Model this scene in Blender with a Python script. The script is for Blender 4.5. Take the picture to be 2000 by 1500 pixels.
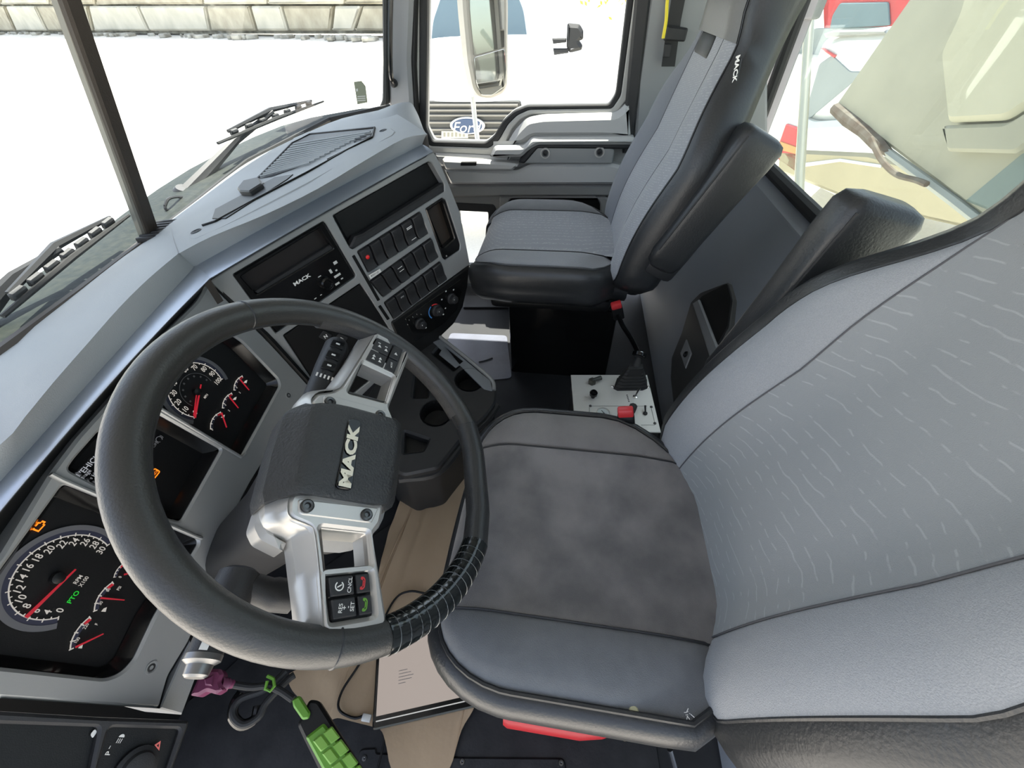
import bpy, bmesh, math, random
import numpy as np
from mathutils import Vector, Matrix
from mathutils.geometry import tessellate_polygon

# ------------------------------------------------------------------ scene, camera, sky, sun, exposure
for o in list(bpy.data.objects): bpy.data.objects.remove(o)
SC = bpy.context.scene
COL = SC.collection
FPX = 751.0                                     # focal length in pixels of the 2000x1500 frame
CAM = np.array([-.33, 0.0, 1.15])
def cam_basis(a=9.5, p=45.7, r=-2.5):
    a, p, r = np.radians([a, p, r])
    fw = np.array([np.cos(a)*np.cos(p), np.sin(a)*np.cos(p), -np.sin(p)])
    rt = np.array([np.sin(a), -np.cos(a), 0.]); up = np.cross(rt, fw)
    return np.cos(r)*rt+np.sin(r)*up, -np.sin(r)*rt+np.cos(r)*up, fw
RT, UPV, FW = cam_basis()
cd = bpy.data.cameras.new('camera'); cam = bpy.data.objects.new('camera', cd); COL.objects.link(cam)
cd.sensor_width = 36.0; cd.lens = FPX*36/2000; cd.clip_start = .01; cd.clip_end = 300
M = Matrix(((RT[0], UPV[0], -FW[0], CAM[0]), (RT[1], UPV[1], -FW[1], CAM[1]), (RT[2], UPV[2], -FW[2], CAM[2]), (0, 0, 0, 1)))
cam.matrix_world = M
SC.camera = cam
W = bpy.data.worlds.new('sky'); SC.world = W; W.use_nodes = True
nt = W.node_tree; nt.nodes.clear()
sky = nt.nodes.new('ShaderNodeTexSky'); sky.sky_type = 'NISHITA'; sky.sun_disc = False
sky.sun_elevation = math.radians(66); sky.sun_rotation = math.radians(94); sky.air_density = 1.0; sky.dust_density = 1.6; sky.ozone_density = 1.0
bg = nt.nodes.new('ShaderNodeBackground'); bg.inputs['Strength'].default_value = .40
wo = nt.nodes.new('ShaderNodeOutputWorld')
hs = nt.nodes.new('ShaderNodeHueSaturation'); hs.inputs['Saturation'].default_value = .55
nt.links.new(sky.outputs[0], hs.inputs['Color']); nt.links.new(hs.outputs[0], bg.inputs[0]); nt.links.new(bg.outputs[0], wo.inputs[0])
sd = bpy.data.lights.new('sun', 'SUN'); sun = bpy.data.objects.new('sun', sd); COL.objects.link(sun)
sd.energy = 14.0; sd.angle = math.radians(.55); sd.color = (1, .95, .87)
SUN_DIR = Vector((.40, -.03, .91))
sun.rotation_euler = SUN_DIR.to_track_quat('Z', 'Y').to_euler(); sun.location = (6, 1, 8)
VS = SC.view_settings
VS.view_transform = 'Standard'; VS.look = 'None'; VS.exposure = 0.45; VS.gamma = 1.0; VS.use_curve_mapping = False
SC.cycles.max_bounces = 10; SC.cycles.diffuse_bounces = 6; SC.cycles.transparent_max_bounces = 16

# ------------------------------------------------------------------ helpers
def A(*v): return np.array(v, float)
def nz(v): v = np.array(v, float); return v/np.linalg.norm(v)
def ray(px, py): return (px-1000)/FPX*RT-(py-750)/FPX*UPV+FW
def UA(px, py, ax, val):
    d = ray(px, py); i = 'xyz'.index(ax); return CAM+d*(val-CAM[i])/d[i]
def UX(px, py, v): return UA(px, py, 'x', v)
def UY(px, py, v): return UA(px, py, 'y', v)
def UZ(px, py, v): return UA(px, py, 'z', v)
class Plane:
    def __init__(s, P, n, u=None):
        s.P = np.array(P, float); s.n = nz(n)
        if u is None: u = np.cross([0, 0, 1.], s.n) if abs(s.n[2]) < .97 else np.array([1., 0, 0])
        u = np.array(u, float); u -= (u@s.n)*s.n; s.u = nz(u); s.v = np.cross(s.n, s.u)
    def off(s, h): return Plane(s.P+s.n*h, s.n, s.u)
    def pt(s, q):
        d = ray(*q); return CAM+d*((s.P-CAM)@s.n)/(d@s.n)
    def uv(s, q):
        p = s.pt(q)-s.P; return (p@s.u, p@s.v)
    def w(s, x, y, h=0): return s.P+s.u*x+s.v*y+s.n*h
def nrm(t, s):
    t, s = np.radians([t, s]); return A(math.sin(s)*math.cos(t), -math.cos(s)*math.cos(t), math.sin(t))
class G:
    def __init__(s): s.V = []; s.F = []
    def add(s, V, F):
        b = len(s.V); s.V += [tuple(map(float, v)) for v in V]; s.F += [tuple(i+b for i in f) for f in F]; return s
def area2(p): return sum(p[i][0]*p[(i+1) % len(p)][1]-p[(i+1) % len(p)][0]*p[i][1] for i in range(len(p)))
def roundp(pts, r, k=4):
    if not r: return [tuple(p) for p in pts]
    out = []; n = len(pts)
    rr = r if isinstance(r, (list, tuple)) else [r]*n
    for i in range(n):
        p = A(*pts[i]); a = A(*pts[i-1])-p; b = A(*pts[(i+1) % n])-p
        la, lb = np.linalg.norm(a), np.linalg.norm(b)
        d = min(rr[i], la*.45, lb*.45)
        if d < 1e-6: out.append(tuple(p)); continue
        s, e = p+a/la*d, p+b/lb*d
        for j in range(k+1):
            t = j/k; out.append(tuple((1-t)**2*s+2*t*(1-t)*p+t*t*e))
    return out
def inset(pts, d):
    n = len(pts); out = []
    for i in range(n):
        p = A(*pts[i]); a = p-A(*pts[i-1]); b = A(*pts[(i+1) % n])-p
        la, lb = np.linalg.norm(a), np.linalg.norm(b)
        if la < 1e-9 or lb < 1e-9: out.append(tuple(p)); continue
        na = A(-a[1], a[0])/la; nb = A(-b[1], b[0])/lb
        m = na+nb; l = m@m
        if l < .3: out.append(tuple(p+d*na)); continue
        out.append(tuple(p+d*m*2/l))
    return out
def prism(fr, outer, holes=(), t=.01, bev=.001, back=False):
    """polygon (u,v) on frame fr, front at h=0, extruded to -t, chamfered front edges"""
    if area2(outer) < 0: outer = outer[::-1]
    loops = [list(outer)]+[list(h) if area2(h) < 0 else list(h)[::-1] for h in holes]
    V = []; F = []; front = []; pid = []
    for L in loops:
        n = len(L); b = len(V)
        ins = inset(L, bev) if bev else L
        V += [fr.w(x, y, 0) for x, y in ins]; V += [fr.w(x, y, -bev) for x, y in L]; V += [fr.w(x, y, -t) for x, y in L]
        front.append([Vector((x, y, 0)) for x, y in ins]); pid += list(range(b, b+n))
        for i in range(n):
            j = (i+1) % n
            if bev: F.append((b+i, b+n+i, b+n+j, b+j))
            F.append((b+n+i, b+2*n+i, b+2*n+j, b+n+j))
        if back and len(loops) == 1: F.append(tuple(b+2*n+i for i in reversed(range(n))))
    for tri in tessellate_polygon(front): 
        q = tuple(pid[i] for i in tri)
        a, c, d = [np.array(V[i]) for i in q]
        if np.cross(c-a, d-a)@fr.n < 0: q = q[::-1]
        F.append(q)
    return V, F
def plate(pl, px, holes=(), off=0, t=.01, bev=.001, r=0, hr=0, back=False):
    f = pl.off(off)
    o = roundp([f.uv(q) for q in px], r); hs = [roundp([f.uv(q) for q in h], hr) for h in holes]
    return prism(f, o, hs, t, bev, back)
def box(c, s, ax=None, r=0, seg=2):
    bm = bmesh.new(); bmesh.ops.create_cube(bm, size=1)
    for v in bm.verts: v.co = Vector((v.co.x*s[0], v.co.y*s[1], v.co.z*s[2]))
    if r: bmesh.ops.bevel(bm, geom=bm.edges[:], offset=min(r, min(s)*.48), segments=seg, profile=.5, affect='EDGES')
    X = np.eye(3) if ax is None else np.array([nz(a) for a in ax])
    bm.verts.index_update()
    V = [np.array(c, float)+v.co.x*X[0]+v.co.y*X[1]+v.co.z*X[2] for v in bm.verts]; F = [tuple(v.index for v in f.verts) for f in bm.faces]
    if np.linalg.det(X) < 0: F = [f[::-1] for f in F]
    bm.free(); return V, F
def grid(rows, cu=False, cv=False):
    n = len(rows[0]); V = [p for r in rows for p in r]; F = []
    for i in range(len(rows)-(0 if cv else 1)):
        i2 = (i+1) % len(rows)
        for j in range(n-(0 if cu else 1)):
            k = (j+1) % n; F.append((i*n+j, i*n+k, i2*n+k, i2*n+j))
    return V, F
def smooth_path(P, k=6, closed=False):
    P = [np.array(p, float) for p in P]; n = len(P); out = []
    rng = range(n if closed else n-1)
    for i in rng:
        p0 = P[(i-1) % n] if closed or i > 0 else P[0]*2-P[1]; p1 = P[i]; p2 = P[(i+1) % n]
        p3 = P[(i+2) % n] if closed or i+2 < n else P[-1]*2-P[-2]
        for j in range(k):
            t = j/k; out.append(.5*((2*p1)+(-p0+p2)*t+(2*p0-5*p1+4*p2-p3)*t*t+(-p0+3*p1-3*p2+p3)*t**3))
    if not closed: out.append(P[-1])
    return out
def tube(P, r, seg=10, closed=False, caps=True):
    P = [np.array(p, float) for p in P]; n = len(P); rows = []
    T = []
    for i in range(n):
        a = P[i-1] if (closed or i) else P[0]; b = P[(i+1) % n] if (closed or i < n-1) else P[-1]
        T.append(nz(b-a))
    ref = np.cross(T[0], [0, 0, 1.]); ref = ref if np.linalg.norm(ref) > .1 else np.cross(T[0], [1., 0, 0]); ref = nz(ref)
    for i in range(n):
        ref = nz(ref-(ref@T[i])*T[i]); b = np.cross(T[i], ref)
        ri = r[i] if hasattr(r, '__len__') else r
        rows.append([P[i]+ri*(math.cos(a)*ref+math.sin(a)*b) for a in np.linspace(0, 2*math.pi, seg, endpoint=False)])
    V, F = grid(rows, True, closed)
    if caps and not closed:
        F += [tuple(reversed(range(seg))), tuple((n-1)*seg+i for i in range(seg))]
    return V, F
def lathe(P, d, prof, seg=20, u=None):
    """prof: list of (radius, height along d)"""
    d = nz(d); u = np.cross(d, [0, 0, 1.]) if u is None else np.array(u, float)
    if np.linalg.norm(u) < .05: u = np.array([1., 0, 0])
    u = nz(u-(u@d)*d); v = np.cross(d, u); P = np.array(P, float)
    rows = [[P+d*h+r*(math.cos(a)*u+math.sin(a)*v) for a in np.linspace(0, 2*math.pi, seg, endpoint=False)] for r, h in prof]
    V, F = grid(rows, True)
    if prof[-1][0] > 1e-6: F.append(tuple((len(prof)-1)*seg+i for i in range(seg)))
    return V, F
def circ(r, n=28, c=(0, 0), a0=0, a1=360): return [(c[0]+r*math.cos(math.radians(a)), c[1]+r*math.sin(math.radians(a))) for a in np.linspace(a0, a1, n, endpoint=(a1-a0) % 360 != 0)]
def arcband(fr, c, r0, r1, a0, a1, n=40, h=0, t=.0006):
    p = circ(r1, n, c, a0, a1)+circ(r0, n, c, a0, a1)[::-1]
    return prism(fr.off(h), p, t=t, bev=0)
def text(s, O, u, v, size, th=.0004, cx=.5, cy=.5, sx=1, bold=0, shear=0):
    cu = bpy.data.curves.new('t', 'FONT'); cu.body = s; cu.size = 1; cu.extrude = 0; cu.offset = bold; cu.shear = shear; cu.resolution_u = 3
    ob = bpy.data.objects.new('t', cu); COL.objects.link(ob)
    dg = bpy.context.evaluated_depsgraph_get(); me = ob.evaluated_get(dg).to_mesh()
    V = [A(*w.co) for w in me.vertices]; F = [tuple(p.vertices) for p in me.polygons]
    ob.evaluated_get(dg).to_mesh_clear(); bpy.data.objects.remove(ob); bpy.data.curves.remove(cu)
    X = [w[0] for w in V]; Y = [w[1] for w in V]; mx = min(X)+(max(X)-min(X))*cx; hgt = max(Y)-min(Y); my = min(Y)+hgt*cy
    n = np.cross(u, v); k = size/.69 if hgt == 0 else size/max(hgt, .6)
    O = np.array(O, float)
    return [O+u*(w[0]-mx)*k*sx+v*(w[1]-my)*k+n*th for w in V], F
WLOC = {}
def _mesh(name, geo, mat, angle=35, smooth=True):
    V, F = (geo.V, geo.F) if isinstance(geo, G) else geo
    me = bpy.data.meshes.new(name)
    c = np.mean(np.array([tuple(v) for v in V]), axis=0)
    me.from_pydata([tuple(np.array(v)-c) for v in V], [], [tuple(f) for f in F]); me.update()
    for m in (mat if isinstance(mat, (list, tuple)) else [mat]): me.materials.append(m)
    if smooth:
        me.shade_smooth(); me.set_sharp_from_angle(angle=math.radians(angle))
    return me, c
def part(name, geo, mat, parent=None, label=None, angle=35, kind=None):
    me, c = _mesh(name, geo, mat, angle)
    o = bpy.data.objects.new(name, me); COL.objects.link(o)
    if parent is not None:
        o.parent = parent; o.location = Vector(c)-WLOC[parent.name]
    else: o.location = Vector(c)
    WLOC[o.name] = Vector(c)
    if label: o['label'] = label
    if kind: o['kind'] = kind
    return o
def tag(o, label, cat=None, group=None, kind=None):
    o['label'] = label
    if cat: o['category'] = cat
    if group: o['group'] = group
    if kind: o['kind'] = kind
    return o
def thing(name, label, cat, loc, group=None, kind=None):
    o = bpy.data.objects.new(name, None); COL.objects.link(o); o.location = tuple(map(float, loc)); o.empty_display_size = .05
    WLOC[o.name] = Vector(tuple(map(float, loc)))
    return tag(o, label, cat, group, kind)
def solo(name, geo, mat, label, cat, group=None, angle=35):
    return tag(part(name, geo, mat, None, None, angle), label, cat, group)
def struct(name, geo, mat, label=None, parent=None, angle=35):
    o = part(name, geo, mat, parent, label, angle); o['kind'] = 'structure'; return o

# ------------------------------------------------------------------ materials
def lin(r, g, b): return tuple((c/255/12.92 if c/255 <= .04045 else ((c/255+.055)/1.055)**2.4) for c in (r, g, b))+(1,)
def mat(name, col, rough=.5, metal=0, spec=.5, noise=None, bump=None, emit=None, coat=0, sheen=0):
    """noise=(scale, amount, colour2)   bump=(scale, strength, detail)"""
    m = bpy.data.materials.new(name); m.use_nodes = True; t = m.node_tree; b = t.nodes['Principled BSDF']
    c = col if len(col) == 4 else tuple(col)+(1,)
    b.inputs['Base Color'].default_value = c; b.inputs['Roughness'].default_value = rough; b.inputs['Metallic'].default_value = metal
    b.inputs['Specular IOR Level'].default_value = spec; b.inputs['Coat Weight'].default_value = coat; b.inputs['Sheen Weight'].default_value = sheen
    if noise or bump:
        tc = t.nodes.new('ShaderNodeTexCoord')
    if noise:
        n = t.nodes.new('ShaderNodeTexNoise'); n.inputs['Scale'].default_value = noise[0]; n.inputs['Detail'].default_value = 5
        t.links.new(tc.outputs['Object'], n.inputs['Vector'])
        r = t.nodes.new('ShaderNodeValToRGB'); r.color_ramp.elements[0].position = .5-noise[1]; r.color_ramp.elements[1].position = .5+noise[1]
        r.color_ramp.elements[0].color = c; r.color_ramp.elements[1].color = noise[2] if len(noise[2]) == 4 else tuple(noise[2])+(1,)
        t.links.new(n.outputs['Fac'], r.inputs['Fac']); t.links.new(r.outputs['Color'], b.inputs['Base Color'])
    if bump:
        n2 = t.nodes.new('ShaderNodeTexNoise'); n2.inputs['Scale'].default_value = bump[0]; n2.inputs['Detail'].default_value = bump[2] if len(bump) > 2 else 2
        t.links.new(tc.outputs['Object'], n2.inputs['Vector'])
        bn = t.nodes.new('ShaderNodeBump'); bn.inputs['Strength'].default_value = bump[1]; bn.inputs['Distance'].default_value = .002
        t.links.new(n2.outputs['Fac'], bn.inputs['Height']); t.links.new(bn.outputs['Normal'], b.inputs['Normal'])
    if emit: b.inputs['Emission Color'].default_value = emit[0]; b.inputs['Emission Strength'].default_value = emit[1]
    return m
def glassmat(name, tint, refl=.5, rough=0.0, dirt=0.0):
    m = bpy.data.materials.new(name); m.use_nodes = True; t = m.node_tree; t.nodes.clear()
    tr = t.nodes.new('ShaderNodeBsdfTransparent'); tr.inputs[0].default_value = tuple(tint)+(1,)
    gl = t.nodes.new('ShaderNodeBsdfGlossy'); gl.inputs['Roughness'].default_value = rough
    fr = t.nodes.new('ShaderNodeFresnel'); fr.inputs[0].default_value = 1.45
    mx = t.nodes.new('ShaderNodeMixShader'); o = t.nodes.new('ShaderNodeOutputMaterial')
    ml = t.nodes.new('ShaderNodeMath'); ml.operation = 'MULTIPLY'; ml.inputs[1].default_value = refl
    t.links.new(fr.outputs[0], ml.inputs[0]); t.links.new(ml.outputs[0], mx.inputs[0])
    t.links.new(tr.outputs[0], mx.inputs[1]); t.links.new(gl.outputs[0], mx.inputs[2])
    if dirt:
        df = t.nodes.new('ShaderNodeBsdfDiffuse'); df.inputs[0].default_value = (.6, .62, .55, 1)
        tc = t.nodes.new('ShaderNodeTexCoord'); n = t.nodes.new('ShaderNodeTexNoise'); n.inputs['Scale'].default_value = 6; n.inputs['Detail'].default_value = 8
        t.links.new(tc.outputs['Object'], n.inputs['Vector'])
        m2 = t.nodes.new('ShaderNodeMath'); m2.operation = 'MULTIPLY'; m2.inputs[1].default_value = dirt; t.links.new(n.outputs['Fac'], m2.inputs[0])
        mx2 = t.nodes.new('ShaderNodeMixShader'); t.links.new(m2.outputs[0], mx2.inputs[0]); t.links.new(mx.outputs[0], mx2.inputs[1]); t.links.new(df.outputs[0], mx2.inputs[2])
        t.links.new(mx2.outputs[0], o.inputs[0])
    else: t.links.new(mx.outputs[0], o.inputs[0])
    return m
def fabric_pattern(name, c1, c2, scale, rough=.9, thin=.95, rot=(0, 1.35, 0)):
    """woven cloth with broken pale wavy lines"""
    m = mat(name, c1, rough, spec=.25, bump=(900, .25), sheen=.2); t = m.node_tree; b = t.nodes['Principled BSDF']
    tc = t.nodes.new('ShaderNodeTexCoord')
    w = t.nodes.new('ShaderNodeTexWave'); w.wave_type = 'BANDS'; w.bands_direction = 'X'; w.inputs['Scale'].default_value = scale; w.inputs['Distortion'].default_value = 1.6; w.inputs['Detail'].default_value = 1.0; w.inputs['Detail Scale'].default_value = 2.2
    mp = t.nodes.new('ShaderNodeMapping'); mp.inputs['Rotation'].default_value = rot; t.links.new(tc.outputs['Object'], mp.inputs['Vector'])
    t.links.new(mp.outputs[0], w.inputs['Vector'])
    n = t.nodes.new('ShaderNodeTexNoise'); n.inputs['Scale'].default_value = scale*2.6; t.links.new(tc.outputs['Object'], n.inputs['Vector'])
    r1 = t.nodes.new('ShaderNodeValToRGB'); r1.color_ramp.elements[0].position = thin; r1.color_ramp.elements[1].position = .99; t.links.new(w.outputs['Fac'], r1.inputs[0])
    r2 = t.nodes.new('ShaderNodeValToRGB'); r2.color_ramp.elements[0].position = .48; r2.color_ramp.elements[1].position = .54; t.links.new(n.outputs['Fac'], r2.inputs[0])
    mu = t.nodes.new('ShaderNodeMath'); mu.operation = 'MULTIPLY'; t.links.new(r1.outputs[0], mu.inputs[0]); t.links.new(r2.outputs[0], mu.inputs[1])
    mi = t.nodes.new('ShaderNodeMix'); mi.data_type = 'RGBA'; mi.inputs['A'].default_value = tuple(c1)+(1,); mi.inputs['B'].default_value = tuple(c2)+(1,)
    t.links.new(mu.outputs[0], mi.inputs['Factor']); t.links.new(mi.outputs['Result'], b.inputs['Base Color'])
    return m
M_dash = mat('dash_grey_vinyl', (.285, .30, .305), .62, spec=.35, bump=(700, .25), noise=(9, .3, (.31, .325, .33)))
M_panel = mat('grey_plastic', (.23, .235, .24), .5, bump=(900, .15))
M_bezel = mat('bezel_warm_silver', (.30, .305, .30), .36, metal=.25, bump=(1200, .05))
M_silver = mat('satin_silver', (.50, .485, .46), .34, metal=.5, bump=(1500, .04))
M_accent = mat('accent_strip_satin', (.36, .40, .46), .34, metal=.7)
M_black = mat('black_plastic', (.007, .007, .007), .45, spec=.3, bump=(900, .1))
M_gloss = mat('gloss_black', (.006, .006, .006), .16, spec=.35)
M_dark = mat('charcoal_plastic', (.022, .022, .023), .5, spec=.4, bump=(800, .15))
M_rubber = mat('black_rubber', (.018, .018, .018), .7)
M_leath = mat('black_leather', (.022, .023, .024), .38, spec=.5, bump=(260, .25, 3))
M_rim = mat('rim_leather', (.025, .0245, .0225), .40, spec=.6, bump=(420, .2, 3))
M_rimw = mat('rim_leather_perforated', (.045, .043, .041), .5, spec=.5, bump=(1400, .8, 1))
M_tape = mat('vinyl_tape', (.006, .008, .008), .14, spec=.6, bump=(40, .15))
M_pad = mat('hub_pad_grain', (.030, .031, .032), .42, spec=.5, bump=(330, .6, 3))
M_fab = mat('seat_fabric_light', (.235, .244, .257), .92, spec=.2, noise=(650, .25, (.30, .308, .318)), bump=(800, .4), sheen=.15)
M_fabp = fabric_pattern('seat_fabric_pattern', (.225, .235, .24), (.29, .30, .305), 18)
M_fabpp = fabric_pattern('seat_fabric_diamond', (.26, .272, .29), (.36, .37, .385), 60, thin=.8)
M_fabd = mat('seat_fabric_worn', (.115, .11, .11), .92, spec=.2, noise=(12, .16, (.20, .188, .18)), bump=(800, .4), sheen=.2)
M_fabfar = mat('seat_fabric_worn_side', (.15, .14, .135), .92, spec=.2, noise=(16, .25, (.20, .19, .18)), bump=(800, .4), sheen=.15)
M_fabd2 = mat('seat_fabric_dark', (.13, .135, .14), .92, spec=.2, noise=(40, .3, (.16, .165, .17)), bump=(800, .4), sheen=.15)  # darker grey cloth for cushion sides
M_fab2 = mat('seat_side_fabric', (.15, .16, .18), .92, spec=.2, noise=(600, .3, (.19, .20, .22)), bump=(800, .4), sheen=.15)
M_wall = mat('wall_lining', (.235, .25, .275), .6, bump=(500, .2))
M_door = mat('door_trim_grey', (.46, .455, .44), .5, bump=(700, .15))
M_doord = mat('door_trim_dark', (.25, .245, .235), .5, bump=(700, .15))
M_floor = mat('floor_rubber', (.011, .011, .012), .55, spec=.3, noise=(7, .25, (.022, .023, .026)), bump=(90, .15, 4))
M_mat = mat('rubber_mat', (.012, .012, .013), .55, spec=.3, noise=(20, .2, (.024, .024, .025)), bump=(150, .2))
M_paper = mat('brown_paper', (.36, .25, .15), .8, noise=(5, .3, (.45, .33, .21)), bump=(40, .5, 6))
M_white = mat('white_print', (.75, .74, .70), .5)
M_cream = mat('cream_lettering', (.72, .68, .54), .4)
M_red = mat('red_needle', (.62, .02, .035), .4)
M_redp = mat('red_plastic', (.55, .03, .035), .4)
M_blue = mat('blue_print', (.05, .2, .5), .5)
M_dialblue = mat('dial_ring_blue', (.03, .032, .055), .4)
M_dialgrey = mat('dial_ring_grey', (.16, .16, .17), .35, metal=.3)
M_steel = mat('brushed_steel', (.66, .66, .63), .4, metal=.35, noise=(3, .3, (.76, .75, .71)), bump=(200, .1))
M_chrome = mat('chrome', (.75, .75, .75), .12, metal=1)
M_screw = mat('screw_dark', (.10, .10, .10), .3, metal=.9)
M_green = mat('green_case', (.12, .30, .03), .4)
M_mag = mat('magenta_plug', (.17, .035, .085), .45)
M_bluedk = mat('hazy_screen_border', (.01, .012, .02), .05)
M_yellow = mat('yellow_strap', (.75, .62, .03), .6)
M_body = mat('truck_white_paint', (.80, .80, .78), .3, coat=.5)
M_gold = mat('gold_paint', (.36, .32, .22), .3, metal=.3, coat=.4)
M_carred = mat('red_car_paint', (.55, .04, .05), .3, coat=.5)
M_carglass = mat('car_window', (.16, .22, .25), .08)
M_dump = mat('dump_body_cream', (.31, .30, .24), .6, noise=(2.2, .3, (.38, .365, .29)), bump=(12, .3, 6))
M_rust = mat('rusty_edge', (.07, .035, .02), .8, noise=(14, .2, (.15, .13, .11)), bump=(60, .8, 5))
M_ground = mat('gravel_ground', (.64, .60, .53), .9, noise=(30, .3, (.72, .68, .61)), bump=(60, .4, 6))
M_block = mat('concrete_block', (.42, .40, .33), .9, noise=(1.6, .25, (.60, .57, .48)), bump=(7, .5, 6))
M_blockd = mat('stained_block', (.30, .27, .20), .9, noise=(2.5, .25, (.50, .46, .36)), bump=(7, .5, 6))
M_rubble = mat('wall_rubble', (.20, .19, .16), .9, noise=(3, .2, (.5, .48, .42)))
M_foli = mat('leaves', (.30, .33, .05), .7, noise=(6, .2, (.5, .36, .05)))
M_cowl = mat('cowl_dusty', (.008, .013, .013), .6, spec=.2, noise=(60, .25, (.026, .03, .024)), bump=(80, .4, 4))
M_glass = glassmat('clear_glass', (.93, .97, .95), .5)
M_glassr = glassmat('rear_glass_hazy', (.90, .95, .92), .15, dirt=.14)
M_mirror = mat('mirror_glass', (.45, .45, .42), .03, metal=1)
def emit(n, c, s): return mat(n, (0, 0, 0), .5, emit=(tuple(c)+(1,), s))
E_amber = emit('amber_lamp', (1, .22, .01), 1.3); E_green = emit('green_lamp', (.02, .8, .05), .55)
E_redled = emit('red_led', (1, .02, .02), .7)
E_screen = emit('tablet_screen', (.70, .60, .54), .42)
E_lcd = emit('lcd_text', (.75, .78, .85), .35)
E_dial = emit('backlit_numerals', (.9, .85, .78), .40)
E_dialred = emit('backlit_needle', (.95, .03, .06), .32)

# ------------------------------------------------------------------ planes of the cab
CL = Plane((0, .66, .743), nrm(14, 4))                                   # instrument cluster face
CP = Plane((.252, .685, .773), (-.5459, -.8333, .087))                   # centre panel face
WC = A(-.058, .262, .72); WN = nz((.1236, -.718, .685))                  # steering wheel
_u = nz(np.cross([0, 0, 1.], WN)); _v = np.cross(WN, _u); _c, _s = math.cos(math.radians(8)), math.sin(math.radians(8))
WH = Plane(WC, WN, _c*_u+_s*_v)

# ------------------------------------------------------------------ ground and yard outside
WD = nz((.39, .92, 0)); WNR = A(-.92, .39, 0)                            # block wall direction, normal towards the truck
WB = UZ(740, 75, .3)                                                    # foot of the wall at its right end
def gz(x, y):
    s = (A(x, y, 0)-A(WB[0], WB[1], 0))@WNR
    k = min(1, max(0, (6.5-s)/5.5)); k = k*k*(3-2*k)
    return -1.3+1.6*k
rows = []
for i in range(46):
    y = -22+i*2.2
    rows.append([A(x, y, gz(x, y)) for x in np.arange(-24, 60, 2.0)])
struct('floor_yard', grid(rows), M_ground, 'pale gravel yard blown out by the sun')
# block wall : every block is a part of the wall
wall = thing('wall_yard', 'wall of big pale concrete blocks across the yard', None, WB, kind='structure')
PW = Plane(WB, WNR)
def blocks(edges, yt, yb, mats, seedo=0):
    for k in range(len(edges)-1):
        (a0, a1), (b0, b1) = edges[k], edges[k+1]
        g = G(); gap = 2.5
        px = [(a1+gap, yb), (b1-gap, yb), (b0-gap, yt), (a0+gap, yt)]
        V, F = plate(PW, px, off=.0+.09*((k*7+seedo) % 5)/5, t=.7, bev=.05, r=.04)
        part('block', (V, F), mats[k % len(mats)], wall)
blocks([(-260, -235), (-130, -115), (8, 30), (68, 92), (170, 182), (268, 290), (400, 410), (486, 500), (548, 562), (650, 645), (705, 690), (775, 775), (900, 905)], 12, 60, [M_block, M_blockd, M_block, M_blockd, M_block, M_block, M_blockd])
blocks([(-300, -280), (-150, -150), (-5, 0), (90, 95), (180, 185), (385, 395), (520, 520), (680, 670), (800, 800), (930, 930)], -52, 8, [M_blockd, M_block, M_block, M_blockd], 2)
blocks([(-300, -280), (-90, -90), (60, 60), (230, 230), (400, 395), (600, 600), (760, 760), (930, 930)], -112, -56, [M_block, M_blockd, M_block], 3)
V, F = plate(PW, [(-320, 66), (930, 66), (930, -118), (-320, -118)], off=-.28, t=.6, bev=0)
part('backfill', (V, F), M_rubble, wall)
rnd = random.Random(4); g = G()
for k in range(70):
    q = PW.off(.25+.4*rnd.random()).pt((rnd.uniform(-100, 760), 66)); q[2] = gz(q[0], q[1])+.03
    g.add(*box(q, (rnd.uniform(.08, .4), rnd.uniform(.08, .4), .12), None, .03, 1))
part('rubble', g, M_rubble, wall, kind='stuff')

# own bonnet, cowl, wipers seen through the windscreen
GZ = .775
gb = [UZ(-140, 790, GZ-.03), UZ(0, 680, GZ-.02), UZ(150, 570, GZ-.01), UZ(297, 458, GZ), UZ(480, 313, GZ+.035), UZ(640, 231, GZ+.055), UZ(760, 205, GZ+.075)]
PB = UZ(297, 456, GZ)                                                   # foot of the centre post
PT = UX(139, 0, PB[0]); PD = nz(PT-PB)                                  # post direction, leans back
# bonnet
rows = []
for k, (dy, dz) in enumerate([(.17, -.16), (.26, -.13), (.42, -.125), (1.0, -.16), (1.5, -.25), (1.75, -.42), (1.8, -.9)]):
    rows.append([A(x*(1-.05*k/6), gb[3][1]+dy-.04*abs(x-.45), GZ+dz-.10*max(0, abs(x-.45)-.55)**2) for x in np.linspace(-.55, 1.5, 16)])
solo('truck_hood', grid(rows), M_body, 'white hood of the truck outside the windshield, blown out by sun', 'hood')
rows = []
for dy, dz in [(.012, -.010), (.05, -.006), (.10, -.006), (.15, -.012), (.19, -.020), (.20, -.08)]:
    rows.append([p+A(0, dy, dz) for p in smooth_path(gb[:4], 3)]+[p+A(-.02, dy, dz) for p in smooth_path(gb[3:], 3)[1:]])
solo('windshield_cowl', grid(rows), M_cowl, 'dusty grey green cowl strip outside the foot of the windshield', 'cowl')
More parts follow.
